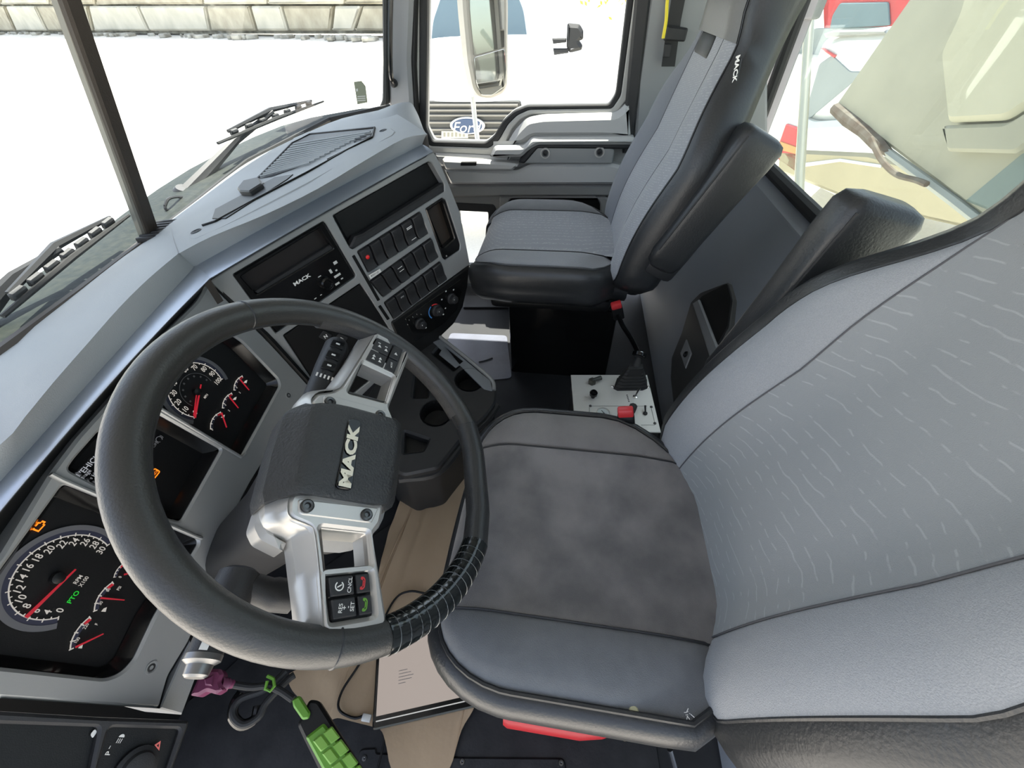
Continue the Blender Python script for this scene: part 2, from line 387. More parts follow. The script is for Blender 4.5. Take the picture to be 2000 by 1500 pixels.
def wiper(name, a, b, arm, label):
    a, b = np.array(a), np.array(b); d = nz(b-a); n = nz(PD)
    t = thing(name, label, 'wiper', (a+b)/2, 'windshield wipers')
    part('blade', tube([a, (a+b)/2+A(0, 0, .004), b], [.004, .006, .003], 6), M_rubber, t)
    g = G(); L = np.linalg.norm(b-a)
    g.add(*tube([a+d*L*.12+A(0, .012, .014), (a+b)/2+A(0, .018, .026), b-d*L*.1+A(0, .012, .012)], [.005, .008, .004], 6))
    for k in np.linspace(.15, .85, 7): g.add(*box(a+(b-a)*k+A(0, .008, .008), (.03, .012, .016), [d, np.cross(n, d), n], .003, 1))
    part('bow', g, M_dark, t)
    g = G(); m = (a+b)/2+A(0, .012, .02)
    g.add(*tube([m, m*.55+np.array(arm)*.45+A(0, 0, .012), arm], [.007, .011, .02], 8)); g.add(*lathe(arm, n, [(.026, -.02), (.026, .01), (.018, .02), (0, .02)], 14))
    part('arm', g, M_dark, t)
yw = gb[3][1]
wiper('windshield_wiper', UY(425, 280, yw+.05), UY(632, 198, yw+.02), UY(362, 380, yw+.11), 'black wiper with raised arm on the passenger side of the windshield')
wiper('windshield_wiper', UY(5, 618, yw-.02), UY(252, 420, yw+.02), UY(-60, 640, yw+.06), 'black wiper lying low outside the driver side of the windshield')
solo('washer_hose', tube(smooth_path([UY(322, 402, yw+.06), UY(330, 388, yw+.06), UY(352, 385, yw+.07), UY(372, 392, yw+.08), UY(350, 412, yw+.07), UY(326, 410, yw+.06), UY(322, 402, yw+.06)], 5), .0035, 6), M_dark, 'thin looped washer hose on the cowl beside the center post', 'hose')

# ------------------------------------------------------------------ windscreen, centre post, passenger A-pillar
side = nz(np.cross(PD, A(0, 1, 0)))
f = Plane(PB, nz(np.cross(PD, side)))
M_cowlb = mat('brown_seal', (.06, .052, .045), .6)
post = thing('trim_1', 'grey brown center post between the two windshield panes', None, PB, kind='structure')
pp = [(284, 466), (310, 446), (162, 0), (155, -60), (104, -60), (116, 0)]
nP = nz(np.cross(A(1, 0, 0), PD)); nP = nP if nP[1] < 0 else -nP
PP = Plane(PB, nP)
M_post = mat('post_brown', (.040, .032, .025), .6, spec=.3, bump=(500, .2))
part('post_cover', plate(PP, [(293, 464), (311, 444), (163, 0), (63, -300), (18, -300), (126, 0)], off=.02, t=.016, bev=.004), M_post, post)
part('post_lit_face', plate(PP, [(284, 466), (302, 460), (140, 0), (35, -300), (8, -300), (116, 0)], off=.012, t=.014, bev=.004), mat('post_lit_grey', (.16, .15, .125), .5), post, 'left face of the post, colored pale as if lit from the front')  # light on the left face of the post put into a paler colour
wl = [gb[0], gb[1], gb[2], gb[3]]; up = PD*.95
wn = thing('window_1', 'driver side windshield pane', None, PB, kind='structure')
part('pane', grid([[p for p in wl], [p+up for p in wl]]), M_glass, wn)
part('black_border', tube([p+A(0, -.006, -.004) for p in wl], .012, 6), M_cowlb, wn)
wn2 = thing('window_2', 'passenger side windshield pane', None, gb[5], kind='structure')
upr = nz(UX(750, 0, gb[6][0]-.02)-UX(748, 190, gb[6][0]-.02))*.95
wr = gb[3:]
ups = [PD*.95*(1-k)+upr*k for k in np.linspace(0, 1, len(wr))]
part('pane', grid([wr, [p+u for p, u in zip(wr, ups)]]), M_glass, wn2)
part('black_border', tube([p+A(0, -.004, -.004) for p in wr], .008, 6), M_rubber, wn2)
# inspection sticker on the passenger pane
sp = Plane(gb[5]+(gb[6]-gb[5])*.4, nz(np.cross(gb[6]-gb[5], upr)))
if sp.n[1] > 0: sp = Plane(sp.P, -sp.n)
st = thing('windshield_sticker', 'small olive inspection sticker near the right edge of the windshield', 'sticker', sp.pt((704, 182)))
part('sheet', plate(sp, [(691, 160), (706, 158), (714, 168), (718, 200), (698, 204)], off=.002, t=.0012, bev=0), mat('sticker_olive', (.30, .31, .22), .6), st)
g = G(); g.add(*plate(sp, [(695, 174), (699, 173), (699, 178), (696, 179)], off=.003, t=.0006, bev=0))
for k in range(3): g.add(*plate(sp, [(698, 188+4*k), (714, 187+4*k), (714, 188.5+4*k), (698, 189.5+4*k)], off=.003, t=.0006, bev=0))
part('print', g, M_white, st)

XD = 1.52
DP = Plane((XD, 0, 0), (-1, 0, 0), (0, -1, 0))                          # door inner face, looks to -x
def dplate(px, off, t, bev=.003, r=.01, holes=(), hr=.02): return plate(DP, px, holes, off, t, bev, r, hr)
ap = thing('trim_2', 'grey passenger side pillar between windshield and door', None, UX(790, 150, XD-.03), kind='structure')
part('pillar_cover', dplate([(760, 215), (758, 150), (771, -300), (819, -300), (800, 120), (806, 215), (780, 224)], .05, .09, .012, .02), M_panel, ap)
part('windshield_seal', dplate([(745, -60), (743, -300), (766, -300), (759, -60), (757, 205), (738, 214), (746, 195), (747, 120)], .06, .05, .006, .01), M_rubber, ap)
part('door_gap_seal', dplate([(800, -60), (806, -300), (826, -300), (816, -60), (812, 130), (818, 250), (800, 240)], .03, .05, .006, .0), M_black, ap)
t = thing('grab_handle', 'slim black grab handle on the passenger side pillar', 'handle', UX(768, 120, XD-.08))
part('bar', tube(smooth_path([UX(764, -40, XD-.09), UX(762, 60, XD-.09), UX(763, 140, XD-.09), UX(769, 163, XD-.06)], 5), .009, 8), M_gloss, t)
part('foot', lathe(UX(770, 162, XD-.05), (-1, 0, 0), [(.014, 0), (.014, .012), (.008, .018), (0, .018)], 12), M_dark, t)

# ------------------------------------------------------------------ passenger door
door = thing('door_1', 'grey passenger door with window, armrest and lower peep window', None, UX(1000, 400, XD), kind='structure')
M_doorl = mat('door_frame_light', (.42, .41, .38), .5)
win = [(835, -60), (832, 250), (845, 276), (948, 279), (964, 266), (982, 236), (1003, 217), (1030, 206), (1190, 204), (1203, 184), (1232, -60)]
peep = [(893, 408), (957, 412), (957, 522), (905, 522)]
frame_o = [(806, -120), (806, 262), (828, 330), (868, 345), (880, 545), (960, 545), (1210, 545), (1250, 180), (1298, -120)]
part('inner_panel', plate(DP, frame_o, [win, peep], 0, .05, .004, .01, .012), M_doord, door)
part('window_seal', plate(DP, [(818, -90), (818, 255), (838, 286), (955, 290), (975, 274), (992, 244), (1010, 226), (1034, 215), (1196, 213), (1213, 188), (1250, -90)], [win], .008, .03, .004, .01, .012), M_rubber, door)
part('window_frame', plate(DP, [(806, -120), (806, 262), (815, 282), (838, 300), (962, 304), (985, 285), (1000, 252), (1016, 234), (1036, 224), (1203, 222), (1228, 190), (1268, -120)], [[(818, -90), (818, 255), (838, 286), (955, 290), (975, 274), (992, 244), (1010, 226), (1034, 215), (1196, 213), (1213, 188), (1250, -90)]], .014, .03, .004, .01, .012), M_doorl, door)
pane = part('window_pane', plate(DP, win, off=-.02, t=.004, bev=0), M_glass, door)
part('peep_pane', plate(DP, peep, off=-.03, t=.004, bev=0), M_glass, door)
part('peep_frame', plate(DP, [(884, 396), (964, 400), (970, 410), (966, 532), (896, 534)], [[(896, 412), (953, 415), (953, 518), (907, 518)]], .006, .03, .003, .008, .006), M_dark, door)
# raised shoulder, armrest ledge, speaker-like plate, lower band
part('shoulder', dplate([(985, 290), (1005, 256), (1028, 232), (1060, 226), (1205, 222), (1232, 196), (1238, 275), (1180, 270), (1040, 270), (1020, 285), (960, 287)], .045, .045, .02, .02), M_door, door)
part('sill_ledge', dplate([(846, 300), (960, 305), (1000, 300), (990, 325), (860, 326)], .03, .03, .01, .01), M_door, door)
part('pull_cup', dplate([(965, 287), (1022, 286), (1038, 270), (1240, 268), (1240, 284), (1050, 284), (1030, 296), (1018, 308), (955, 308)], .075, .075, .012, .012), M_door, door)
part('pull_shadow_gap', dplate([(1012, 318), (1036, 288), (1052, 281), (1240, 281), (1240, 292), (1050, 290), (1024, 320)], .066, .06, .006, .006), M_dark, door)
sp_ = part('inlay_plate', dplate([(1022, 320), (1050, 287), (1190, 286), (1200, 294), (1196, 320)], .06, .05, .004, .008), M_bezel, door, 'silvery inlay plate with two round screws')
for q in ((1065, 299), (1171, 297)):
    c = DP.off(.062).pt(q); s_ = part('screw_cup', lathe(c, (-1, 0, 0), [(.020, -.004), (.020, .004), (.015, .004), (.013, -.006), (0, -.006)], 20), M_silver, sp_)
    part('screw', lathe(c+A(-.002, 0, 0), (-1, 0, 0), [(.011, -.004), (.011, .003), (.005, .003), (.004, -.002), (0, -.002)], 14), M_dark, sp_)
part('switch_ledge', dplate([(862, 312), (985, 318), (1014, 322), (1000, 334), (870, 332)], .07, .07, .008, .008), M_door, door)
part('window_switch', dplate([(900, 317), (930, 317), (930, 324), (899, 324)], .076, .012, .002, .003), M_black, door, 'black window switch')
part('lower_band', dplate([(866, 330), (1010, 334), (1040, 320), (1196, 320), (1230, 330), (1225, 362), (880, 362)], .05, .05, .012, .01), M_door, door)
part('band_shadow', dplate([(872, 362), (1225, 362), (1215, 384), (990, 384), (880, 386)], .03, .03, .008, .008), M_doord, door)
part('map_pocket', plate(DP, [(975, 384), (1180, 384), (1215, 400), (1210, 530), (975, 530)], [[(1000, 386), (1160, 384), (1172, 396), (1172, 520), (992, 520), (992, 396)]], .02, .03, .006, .012, .014), M_doord, door)
part('pocket_back', dplate([(985, 380), (1185, 380), (1185, 530), (985, 530)], .004, .01, 0, 0), M_black, door)
part('door_sill', dplate([(895, 534), (1000, 536), (1000, 556), (890, 556)], .02, .06, .008, .004), M_doorl, door)
# B pillar and rear side
part('door_header', box((1.555, .15, 1.465), (.05, 1.8, .41), None, .01), M_panel, door)
part('door_header_rear', box((1.555, -.46, 1.30), (.05, .62, .5), None, .01), M_panel, door)
bp = thing('trim_3', 'grey pillar behind the passenger door', None, UX(1260, 100, XD), kind='structure')
part('pillar_cover', dplate([(1276, -60), (1246, 160), (1225, 560), (1500, 560), (1500, -60)], .03, .06, .01, .0), M_panel, bp)
part('pillar_edge', dplate([(1246, -60), (1278, -60), (1248, 190), (1232, 300), (1216, 300), (1222, 200)], .035, .05, .008, 0), M_dark, bp)
# floor, rear wall, roof
fl = [(-.75, -.62), (1.6, -.62), (1.6, 1.15), (-.75, 1.15)]
struct('floor', (G().add([A(x, y, 0) for x, y in fl]+[A(x, y, -.06) for x, y in fl], [(0, 1, 2, 3), (7, 6, 5, 4), (0, 4, 5, 1), (1, 5, 6, 2), (2, 6, 7, 3), (3, 7, 4, 0)])), M_floor, 'worn dark rubber cab floor')
WPROF = [(-.40, -.02), (-.43, .10), (-.635, .585), (-.655, .63), (-.70, .665)]
def wallat(z):
    for (y0, z0), (y1, z1) in zip(WPROF, WPROF[1:]):
        if z <= z1: return y0+(y1-y0)*(z-z0)/(z1-z0)
    return WPROF[-1][0]
rw = thing('wall_rear', 'blue grey rear cab wall under the back window', None, (.6, -.66, .5), kind='structure')
P3 = smooth_path([A(0, y, z) for y, z in WPROF], 4)
part('lining', grid([[A(x, p[1], p[2]) for x in (-.75, 1.52)] for p in P3]), M_wall, rw, angle=60)
g = G()
for bx, s_ in (((.39, -.72, 1.60), (2.3, .07, .12)), ((-.735, -.72, 1.10), (.09, .07, 1.0)), ((1.575, -.72, 1.10), (.05, .07, 1.0))): g.add(*box(bx, s_, None, .01))
part('header', g, M_panel, rw)
rwin = thing('window_3', 'hazy rear window behind the seats', None, (.4, -.71, .67), kind='structure')
part('pane', box((.4, -.73, 1.10), (2.2, .004, .92)), M_glassr, rwin)
sg = G(); sg.add(*tube([A(-.7, -.695, .675), A(1.52, -.695, .675)], .022, 10)); sg.add(*tube([A(1.525, -.695, .67), A(1.525, -.695, 1.56)], .02, 10))
part('rubber_seal', sg, M_rubber, rwin)
struct('ceiling', box((.39, .05, 1.70), (2.4, 1.75, .06), None, .01), M_panel, 'grey cab roof')
# ------------------------------------------------------------------ dashboard : pad, accent strips, tray
def onrow(q, off=.035):
    """lip of the dash pad over the cluster (left) and the centre panel (right)"""
    pl_ = CL if q[0] < 410 else CP
    return pl_.off(off).pt(q)
lipL = [(-130, 1150), (0, 1007), (85, 905), (168, 794), (234, 722), (288, 674), (345, 610), (404, 549)]
upL = [(-130, 1090), (0, 941), (64, 872), (129, 800), (200, 722), (262, 650), (322, 583), (378, 525)]
lipR = [(411, 543), (470, 507), (560, 457), (650, 405), (740, 353), (800, 319), (846, 297)]
upR = [(381, 521), (440, 484), (530, 440), (620, 392), (715, 336), (775, 303), (832, 283)]
dash = thing('dashboard', 'grey wraparound dashboard pad with bluish accent strip under the windshield', 'dashboard', CP.pt((420, 540)))
def lipz(P, q, dz):
    return UZ(q[0], q[1], P[2]+dz)
def fitrow(P, deg=2):
    P = np.array(P); x = P[:, 0]
    return [A(xx, np.polyval(np.polyfit(x, P[:, 1], deg), xx), np.polyval(np.polyfit(x, P[:, 2], deg), xx)) for xx in x]
LL = [CL.off(.035).pt(q) for q in lipL]; LU = [lipz(p, q, .001) for p, q in zip(LL, upL)]
RL = [CP.off(.035).pt(q) for q in lipR]; RU = [lipz(p, q, .002) for p, q in zip(RL, upR)]
LL, LU, RL, RU = fitrow(LL), fitrow(LU), fitrow(RL), fitrow(RU)
LL.append(LL[-1]+(LL[-1]-LL[-2])*.12); LU.append(LU[-1]+(LU[-1]-LU[-2])*.12); RL.insert(0, RL[0]+(RL[0]-RL[1])*.2); RU.insert(0, RU[0]+(RU[0]-RU[1])*.2)
def strip(lo, upp):
    lo = smooth_path(lo, 3); upp = smooth_path(upp, 3); rows = []
    for a, b in zip(lo, upp):
        m = (a+b)/2+A(0, 0, .0025); rows.append([a+A(0, .003, -.003), a, a*.92+b*.08+A(0, 0, .0012), m, b*.95+a*.05+A(0, 0, .001), b+A(0, .01, -.002)])
    return grid(rows)
part('accent_strip', strip(LL, LU), M_accent, dash, 'satin blue grey strip above the gauges')
part('accent_strip', strip(RL, RU), M_accent, dash, 'satin blue grey strip above the center panel')
jv = [LL[-1], RL[0], RU[0], LU[-1]]; part('strip_joint', ([p+A(0, .002, -.003) for p in jv]+[p+A(0, .004, -.05) for p in jv], [(0, 1, 2, 3), (0, 4, 5, 1), (3, 2, 6, 7)]), M_black, dash)
# dark gap lining behind the lips
def gaplin(lo, pl_, dn):
    lo = smooth_path(lo, 3); return grid([[a+A(0, .002, -.001), a+pl_.n*-.012+A(0, 0, -.004), a+pl_.n*-.036+A(0, 0, -dn*.4), a-pl_.n*.06-A(0, 0, dn)] for a in lo])
part('gap_lining', gaplin(LL, CL, .05), M_black, dash); part('gap_lining', gaplin(RL, CP, .04), M_black, dash)
# pad from strip to glass
NL = LU[:-1]+RU[1:]
back_px = [(-260, 800, GZ-.04), (0, 690, GZ-.025), (70, 628, GZ-.02), (140, 572, GZ-.015), (200, 526, GZ-.01), (245, 494, GZ-.006), (283, 470, GZ-.002), (330, 432, GZ+.005)] \
    + [(332, 430, GZ+.006), (395, 382, GZ+.015), (450, 338, GZ+.025), (500, 306, GZ+.035), (590, 262, GZ+.052), (665, 231, GZ+.062), (752, 212, GZ+.078)]
NB = [UZ(*q) for q in back_px]
crease_px = [(-200, 1010), (0, 868), (50, 812), (105, 745), (175, 665), (235, 597), (290, 543), (345, 497), (350, 494), (412, 462), (520, 418), (622, 368), (715, 312), (790, 270), (835, 262)]
NC = [lipz(p, q, .036) for p, q in zip(NL, crease_px)]
NC = fitrow(NC[:7])+fitrow(NC[7:]) if len(NC) == 14 else NC
pass
rows = []
f1 = smooth_path(NL, 3); f2 = smooth_path(NC, 3); f3 = smooth_path(NB, 3)
for a, c, b in zip(f1, f2, f3):
    r_ = [a+A(0, 0, -.012), a+A(0, 0, .002)]
    for k in (.3, .6, .85, .97): r_.append(a*(1-k)+c*k+A(0, 0, .004*math.sin(k*3.1)))
    for k in (.06, .3, .6, .85, .97): r_.append(c*(1-k)+b*k+A(0, 0, .005*math.sin(k*3.1)))
    r_.append(b+A(0, .006, -.012)); rows.append(r_)
part('dash_pad', grid(rows), M_dash, dash, angle=60)
# right end of the pad by the door pillar
ex = [(746, 216), (700, 212), (640, 241), (700, 252), (764, 250), (832, 263), (836, 300), (826, 250), (815, 218), (797, 198)]
E1 = UZ(797, 200, .87); 
ep = [NB[-1], UZ(797, 199, .868), UZ(813, 217, .84), UZ(826, 250, .80), UZ(838, 285, .765)]
eq = [NC[-2]*.5+NB[-2]*.5, UZ(752, 232, .878), UZ(790, 246, .872), UZ(820, 258, .865), NC[-1]]
rows = []
for k in np.linspace(0, 1, 7): rows.append([a*(1-k)+b*k+A(0, 0, .012*math.sin(k*math.pi)) for a, b in zip(smooth_path(ep, 4), smooth_path(eq, 4))])
part('end_cap', grid(rows), M_dash, dash, angle=60)
part('end_body', grid([[p, p+A(.02, 0, -.30)] for p in smooth_path(ep, 4)]), M_panel, dash)
# defrost slots near the centre post
g = G(); p0, p1 = UZ(292, 476, GZ), UZ(335, 438, GZ+.006)
for k in range(7):
    c = p0+(p1-p0)*(k+.5)/7; g.add(*box(c+A(0, .0, .008), (.008, .05, .01), [nz(p1-p0), A(-.3, .95, 0), A(0, 0, 1)], .002, 1))
part('defrost_grille', g, M_dark, dash)
# tray plate on top of the pad
ta, tb_, tc_ = NC[8]*.9+NB[8]*.1, NC[-2]*.85+NB[-2]*.15, NB[-4]*.8+NC[-4]*.2
TP = Plane(ta, nz(np.cross(tb_-ta, tc_-ta)))
if TP.n[2] < 0: TP = Plane(TP.P, -TP.n, TP.u)
TP = TP.off(-.004)
tray = part('tray_plate', plate(TP, [(366, 466), (368, 455), (414, 408), (492, 346), (572, 270), (604, 256), (726, 246), (764, 249), (773, 256), (768, 263), (600, 358), (430, 446), (378, 468)], off=.008, t=.03, bev=.004, r=.006), M_dash, dash)
ribpoly = [(497, 350), (572, 277), (608, 259), (730, 252), (724, 266), (640, 302), (600, 320), (530, 345)]
part('rib_field', plate(TP, ribpoly, off=.0095, t=.004, bev=.001, r=.004), M_black, tray)
P0, P1 = A(500, 350), A(612, 322); g = G()
lo = smooth_path([A(506, 347), A(560, 334), A(612, 316), A(668, 290), A(724, 264)], 4); hi = smooth_path([A(566, 286), A(608, 262), A(650, 258), A(690, 255), A(729, 252)], 4)
for k in range(13):
    s_ = (k+.5)/13
    a = A(506, 347)*(1-s_)+A(576, 279)*s_; 
    b = A(600, 320)*(1-s_)+A(728, 255)*s_
    aa = TP.off(.013).pt(a); bb = TP.off(.013).pt(b)
    part('rib', tube([aa, bb], .0026, 6), M_dash, tray)
g = G()
rl = [TP.off(.010).pt(q) for q in [(500, 352), (570, 280), (606, 262), (732, 249), (727, 268), (640, 312)]]
g.add(*tube(rl, .0028, 6)); part('tray_groove', g, M_black, tray)
g = G()
g.add(*plate(TP, [(414, 426), (420, 408), (536, 346), (572, 340), (560, 350), (440, 426)], off=.0100, t=.004, bev=.0005))
part('tray_lip', g, M_black, tray)
g = G(); g.add(*tube([TP.off(.010).pt(q) for q in [(395, 440), (420, 432), (500, 388), (600, 336), (680, 292)]], .0022, 6)); part('tray_edge_line', g, M_black, tray)
for q in ((383, 452), (748, 255), (588, 261)):
    part('screw_hole', lathe(TP.off(.008).pt(q), TP.n, [(.011, .0006), (.010, .0012), (.008, 0), (0, 0)], 14), M_black, tray)
t = thing('sensor_puck', 'small ribbed black sensor box on the dash tray', 'sensor', TP.off(.012).pt((488, 362)))
part('base', plate(TP, [(461, 366), (503, 346), (517, 356), (480, 376)], off=.012, t=.008, bev=.002, r=.004), M_panel, t)
part('cap', plate(TP, [(462, 367), (474, 352), (504, 345), (511, 357), (486, 373), (466, 372)], off=.020, t=.010, bev=.003, r=.005), M_dark, t)

# ------------------------------------------------------------------ instrument cluster
cl = thing('instrument_cluster', 'warm silver instrument cluster with two gauge panes and a center display', 'instrument cluster', CL.pt((300, 950)))
bez = [(-90, 1200), (0, 1088), (99, 925), (150, 857), (246, 750), (300, 674), (387, 588), (409, 550), (461, 602), (530, 672), (606, 756), (560, 830), (528, 880), (490, 942), (460, 1000), (425, 1080), (408, 1116), (392, 1190), (372, 1250), (330, 1320), (312, 1384), (0, 1364), (-90, 1360)]
opR = [(445, 648), (474, 668), (544, 741), (547, 754), (471, 893), (316, 800), (270, 772)]
opD = [(133, 917), (146, 897), (196, 840), (306, 806), (433, 878), (354, 1019), (300, 1003)]
opL = [(-70, 1232), (0, 1118), (126, 944), (384, 1049), (389, 1062), (302, 1205), (262, 1290), (238, 1315), (208, 1326), (0, 1303), (-70, 1297)]
f = CL
bzl = part('bezel', prism(f, roundp([f.uv(q) for q in bez], .006), [roundp([f.uv(q) for q in opR], .007), roundp([f.uv(q) for q in opD], .006), roundp([f.uv(q) for q in opL], .007)], .03, .0035), M_bezel, cl)
RECESS = -.026
face = part('gauge_face', plate(CL, [(-90, 1240), (0, 1100), (150, 870), (260, 740), (440, 610), (600, 750), (480, 930), (380, 1100), (300, 1280), (250, 1370), (-90, 1350)], off=RECESS, t=.006, bev=0), M_black, cl)
# hoods : black inner walls of each opening
def hood(op, px_in):
    a = roundp([CL.uv(q) for q in op], .006); c = np.mean(np.array(a), axis=0)
    b = inset(a if area2(a) > 0 else a[::-1], .012); a = a if area2(a) > 0 else a[::-1]
    return grid([[CL.w(x, y, -.004) for x, y in inset(a, .001)], [CL.w(x, y, RECESS+.002) for x, y in b]], True)
for op in (opR, opD, opL): part('gauge_hood', hood(op, 0), M_gloss, cl)
FP = CL.off(RECESS+.001)
def circfit(px):
    X = np.array([FP.uv(q) for q in px]); s_, *_ = np.linalg.lstsq(np.c_[2*X, np.ones(len(X))], (X**2).sum(1), rcond=None)
    return (s_[0], s_[1]), math.sqrt(s_[2]+s_[0]**2+s_[1]**2)
tc, tr = circfit([(110, 1210), (79, 1214), (50, 1206), (26, 1182), (17, 1158), (17, 1138), (30, 1112), (50, 1086), (76, 1068), (102, 1054), (130, 1045), (158, 1044), (180, 1050), (208, 1064)])
def ang(c, q):
    x, y = FP.uv(q); return math.degrees(math.atan2(y-c[1], x-c[0]))
def dial(name, c, r, px0, px1, labels, size, parent, step=2, sub=0):
    a0, a1 = ang(c, px0), ang(c, px1)
    while a1 > a0: a1 -= 360
    d = thing_part = part(name, arcband(FP, c, r*1.11, r*1.24, a0, a1-4, 60, .0016), M_dialgrey, parent)
    part('scale_ring', arcband(FP, c, r*1.0, r*1.12, a0, a1, 60, .001), M_dialblue, d)
    g = G(); g.add(*arcband(FP, c, r*.975, r*1.0, a0, a1, 60, .0014))
    n = len(labels)-1
    for k in range(2*n+1):
        a = math.radians(a0+(a1-a0)*k/(2*n)); L = .09 if k % 2 == 0 else .055
        u_ = FP.u*math.cos(a)+FP.v*math.sin(a)
        g.add(*box(FP.w(*c)+u_*r*(1.0 if k % 2 == 0 else .965)+FP.n*.0016, (r*L, r*.022, .0004), [u_, np.cross(FP.n, u_), FP.n]))
    part('tick_marks', g, E_dial, d)
    g = G()
    for k, s_ in enumerate(labels):
        if s_ == '': continue
        a = math.radians(a0+(a1-a0)*k/n)
        g.add(*text(str(s_), FP.w(c[0]+math.cos(a)*r*.82, c[1]+math.sin(a)*r*.82, .0014), FP.u, FP.v, size, sx=.82, bold=.012))
    part('numerals', g, E_dial, d)
    return d, a0, a1
def needle(pl_, q0, q1, w0, w1, parent, m=None, hub=None):
    a, b = pl_.pt(q0), pl_.pt(q1); d = nz(b-a); s_ = np.cross(pl_.n, d)
    V = [a+s_*w0, a-s_*w0, b-s_*w1, b+s_*w1]; V2 = [p+pl_.n*.0016 for p in V]
    part('needle', (V+V2, [(3, 2, 1, 0), (4, 5, 6, 7), (0, 1, 5, 4), (1, 2, 6, 5), (2, 3, 7, 6), (3, 0, 4, 7)]), m or E_dialred, parent, angle=10)
    if hub is not None: part('needle_hub', lathe(pl_.pt(hub)-pl_.n*.004, pl_.n, [(.0075, 0), (.007, .006), (.003, .008), (0, .008)], 16), M_black, parent)
tach, a0, a1 = dial('tachometer', tc, tr, (112, 1210), (209, 1065), [0, 4, 6, 8, 10, 12, 14, 16, 18, 20, 22, 24, 26, 28, 30], .0086, cl)
needle(FP.off(.004), (147, 1112), (50, 1206), .0008, .0020, tach, hub=(114, 1129))
g = G(); g.add(*text('RPM', FP.pt((151, 1132))+FP.n*.001, FP.u, FP.v, .0050, sx=.85, bold=.01)); g.add(*text('X100', FP.pt((162, 1136))+FP.n*.001, FP.u, FP.v, .0050, sx=.85, bold=.01))
part('dial_lettering', g, E_dial, tach)
part('pto_lamp', text('PTO', FP.pt((142, 1166))+FP.n*.001, FP.u, FP.v, .0058, bold=.012), E_green, tach, 'lit green PTO lettering')
sc_, sr = circfit([(330, 780), (347, 801), (364, 811), (377, 816), (394, 710), (405, 715), (417, 723), (431, 739)])
speedo, a0, a1 = dial('speedometer', sc_, sr, (378, 816), (432, 741), [0, 10, 20, 30, 40, 50, 60, 70, 80, 90, 100], .0092, cl)
g = G(); g.add(*arcband(FP, sc_, sr*.60, sr*.615, a0-10, a1+10, 40, .0012))
for k in range(8):
    a = math.radians(a0-10+(a1-a0+20)*(k+.5)/8); g.add(*box(FP.w(sc_[0]+math.cos(a)*sr*.5, sc_[1]+math.sin(a)*sr*.5, .0012), (.003, .003, .0004), [FP.u, FP.v, FP.n]))
part('inner_scale', g, mat('dim_print', (.12, .12, .12), .5), speedo)
g = G(); g.add(*text('MPH', FP.pt((401, 774))+FP.n*.001, FP.u, FP.v, .0045, sx=.8, bold=.01)); part('dial_lettering', g, E_dial, speedo)
needle(FP.off(.004), (392, 751), (380, 816), .0007, .0016, speedo, hub=(386, 765)); needle(FP.off(.003), (383, 772), (378, 812), .0005, .0009, speedo)
# small gauges
def small(c, tip, tail, p0, p1, icon, lab, r_k=1.0):
    cu = FP.uv(c); a0, a1 = ang(cu, p0), ang(cu, p1)
    r = (np.hypot(*(np.array(FP.uv(p0))-cu))+np.hypot(*(np.array(FP.uv(p1))-cu)))/2
    while a1 > a0: a1 -= 360
    if a0-a1 > 200: a1 += 360; a0, a1 = max(a0, a1), min(a0, a1)
    d = part('small_gauge', arcband(FP, cu, r*.82, r*.96, a0, a1, 24, .001), M_dialblue, cl)
    g = G(); g.add(*arcband(FP, cu, r*.96, r*1.0, a0, a1, 24, .0014))
    for k in range(5):
        a = math.radians(a0+(a1-a0)*k/4); g.add(*box(FP.w(cu[0]+math.cos(a)*r*.96, cu[1]+math.sin(a)*r*.96, .0016), (r*.14, r*.04, .0004), [FP.u*math.cos(a)+FP.v*math.sin(a), -FP.u*math.sin(a)+FP.v*math.cos(a), FP.n]))
    for q, s_ in lab: g.add(*text(s_, FP.pt(q)+FP.n*.0012, FP.u, FP.v, .0042, sx=.8, bold=.01))
    for q, sz in icon: g.add(*plate(FP, [(q[0]-sz, q[1]+sz*.4), (q[0]-sz*.2, q[1]-sz*.6), (q[0]+sz*.8, q[1]-sz), (q[0]+sz*.4, q[1]+sz*.5)], off=.001, t=.0006, bev=0))
    part('gauge_print', g, E_dial, d)
    part('red_band', arcband(FP, cu, r*.84, r*.95, a1+14, a1, 8, .0016), M_red, d)
    needle(FP.off(.004), tail, tip, .0006, .0011, d)
small((238, 1172), (196, 1168), (242, 1172), (218, 1137), (182, 1194), [((204, 1192), 6)], [((210, 1152), '80'), ((231, 1149), 'PSI'), ((195, 1178), '30')])
small((199, 1240), (147, 1264), (201, 1238), (174, 1206), (133, 1270), [((158, 1264), 5)], [((166, 1223), '220'), ((187, 1219), 'F'), ((149, 1250), '100')])
small((255, 1121), (242, 1122), (262, 1118), (236, 1100), (224, 1127), [], [((233, 1127), '0')])
small((485, 763), (469, 742), (486, 762), (472, 735), (455, 762), [((480, 746), 4)], [((461, 757), '0'), ((467, 767), '2')])
small((464, 797), (448, 776), (465, 797), (451, 768), (433, 797), [((459, 779), 4)], [((439, 791), '0'), ((446, 802), '2')])
small((441, 834), (432, 806), (442, 835), (429, 804), (411, 838), [((436, 814), 4)], [((413, 839), 'E')])
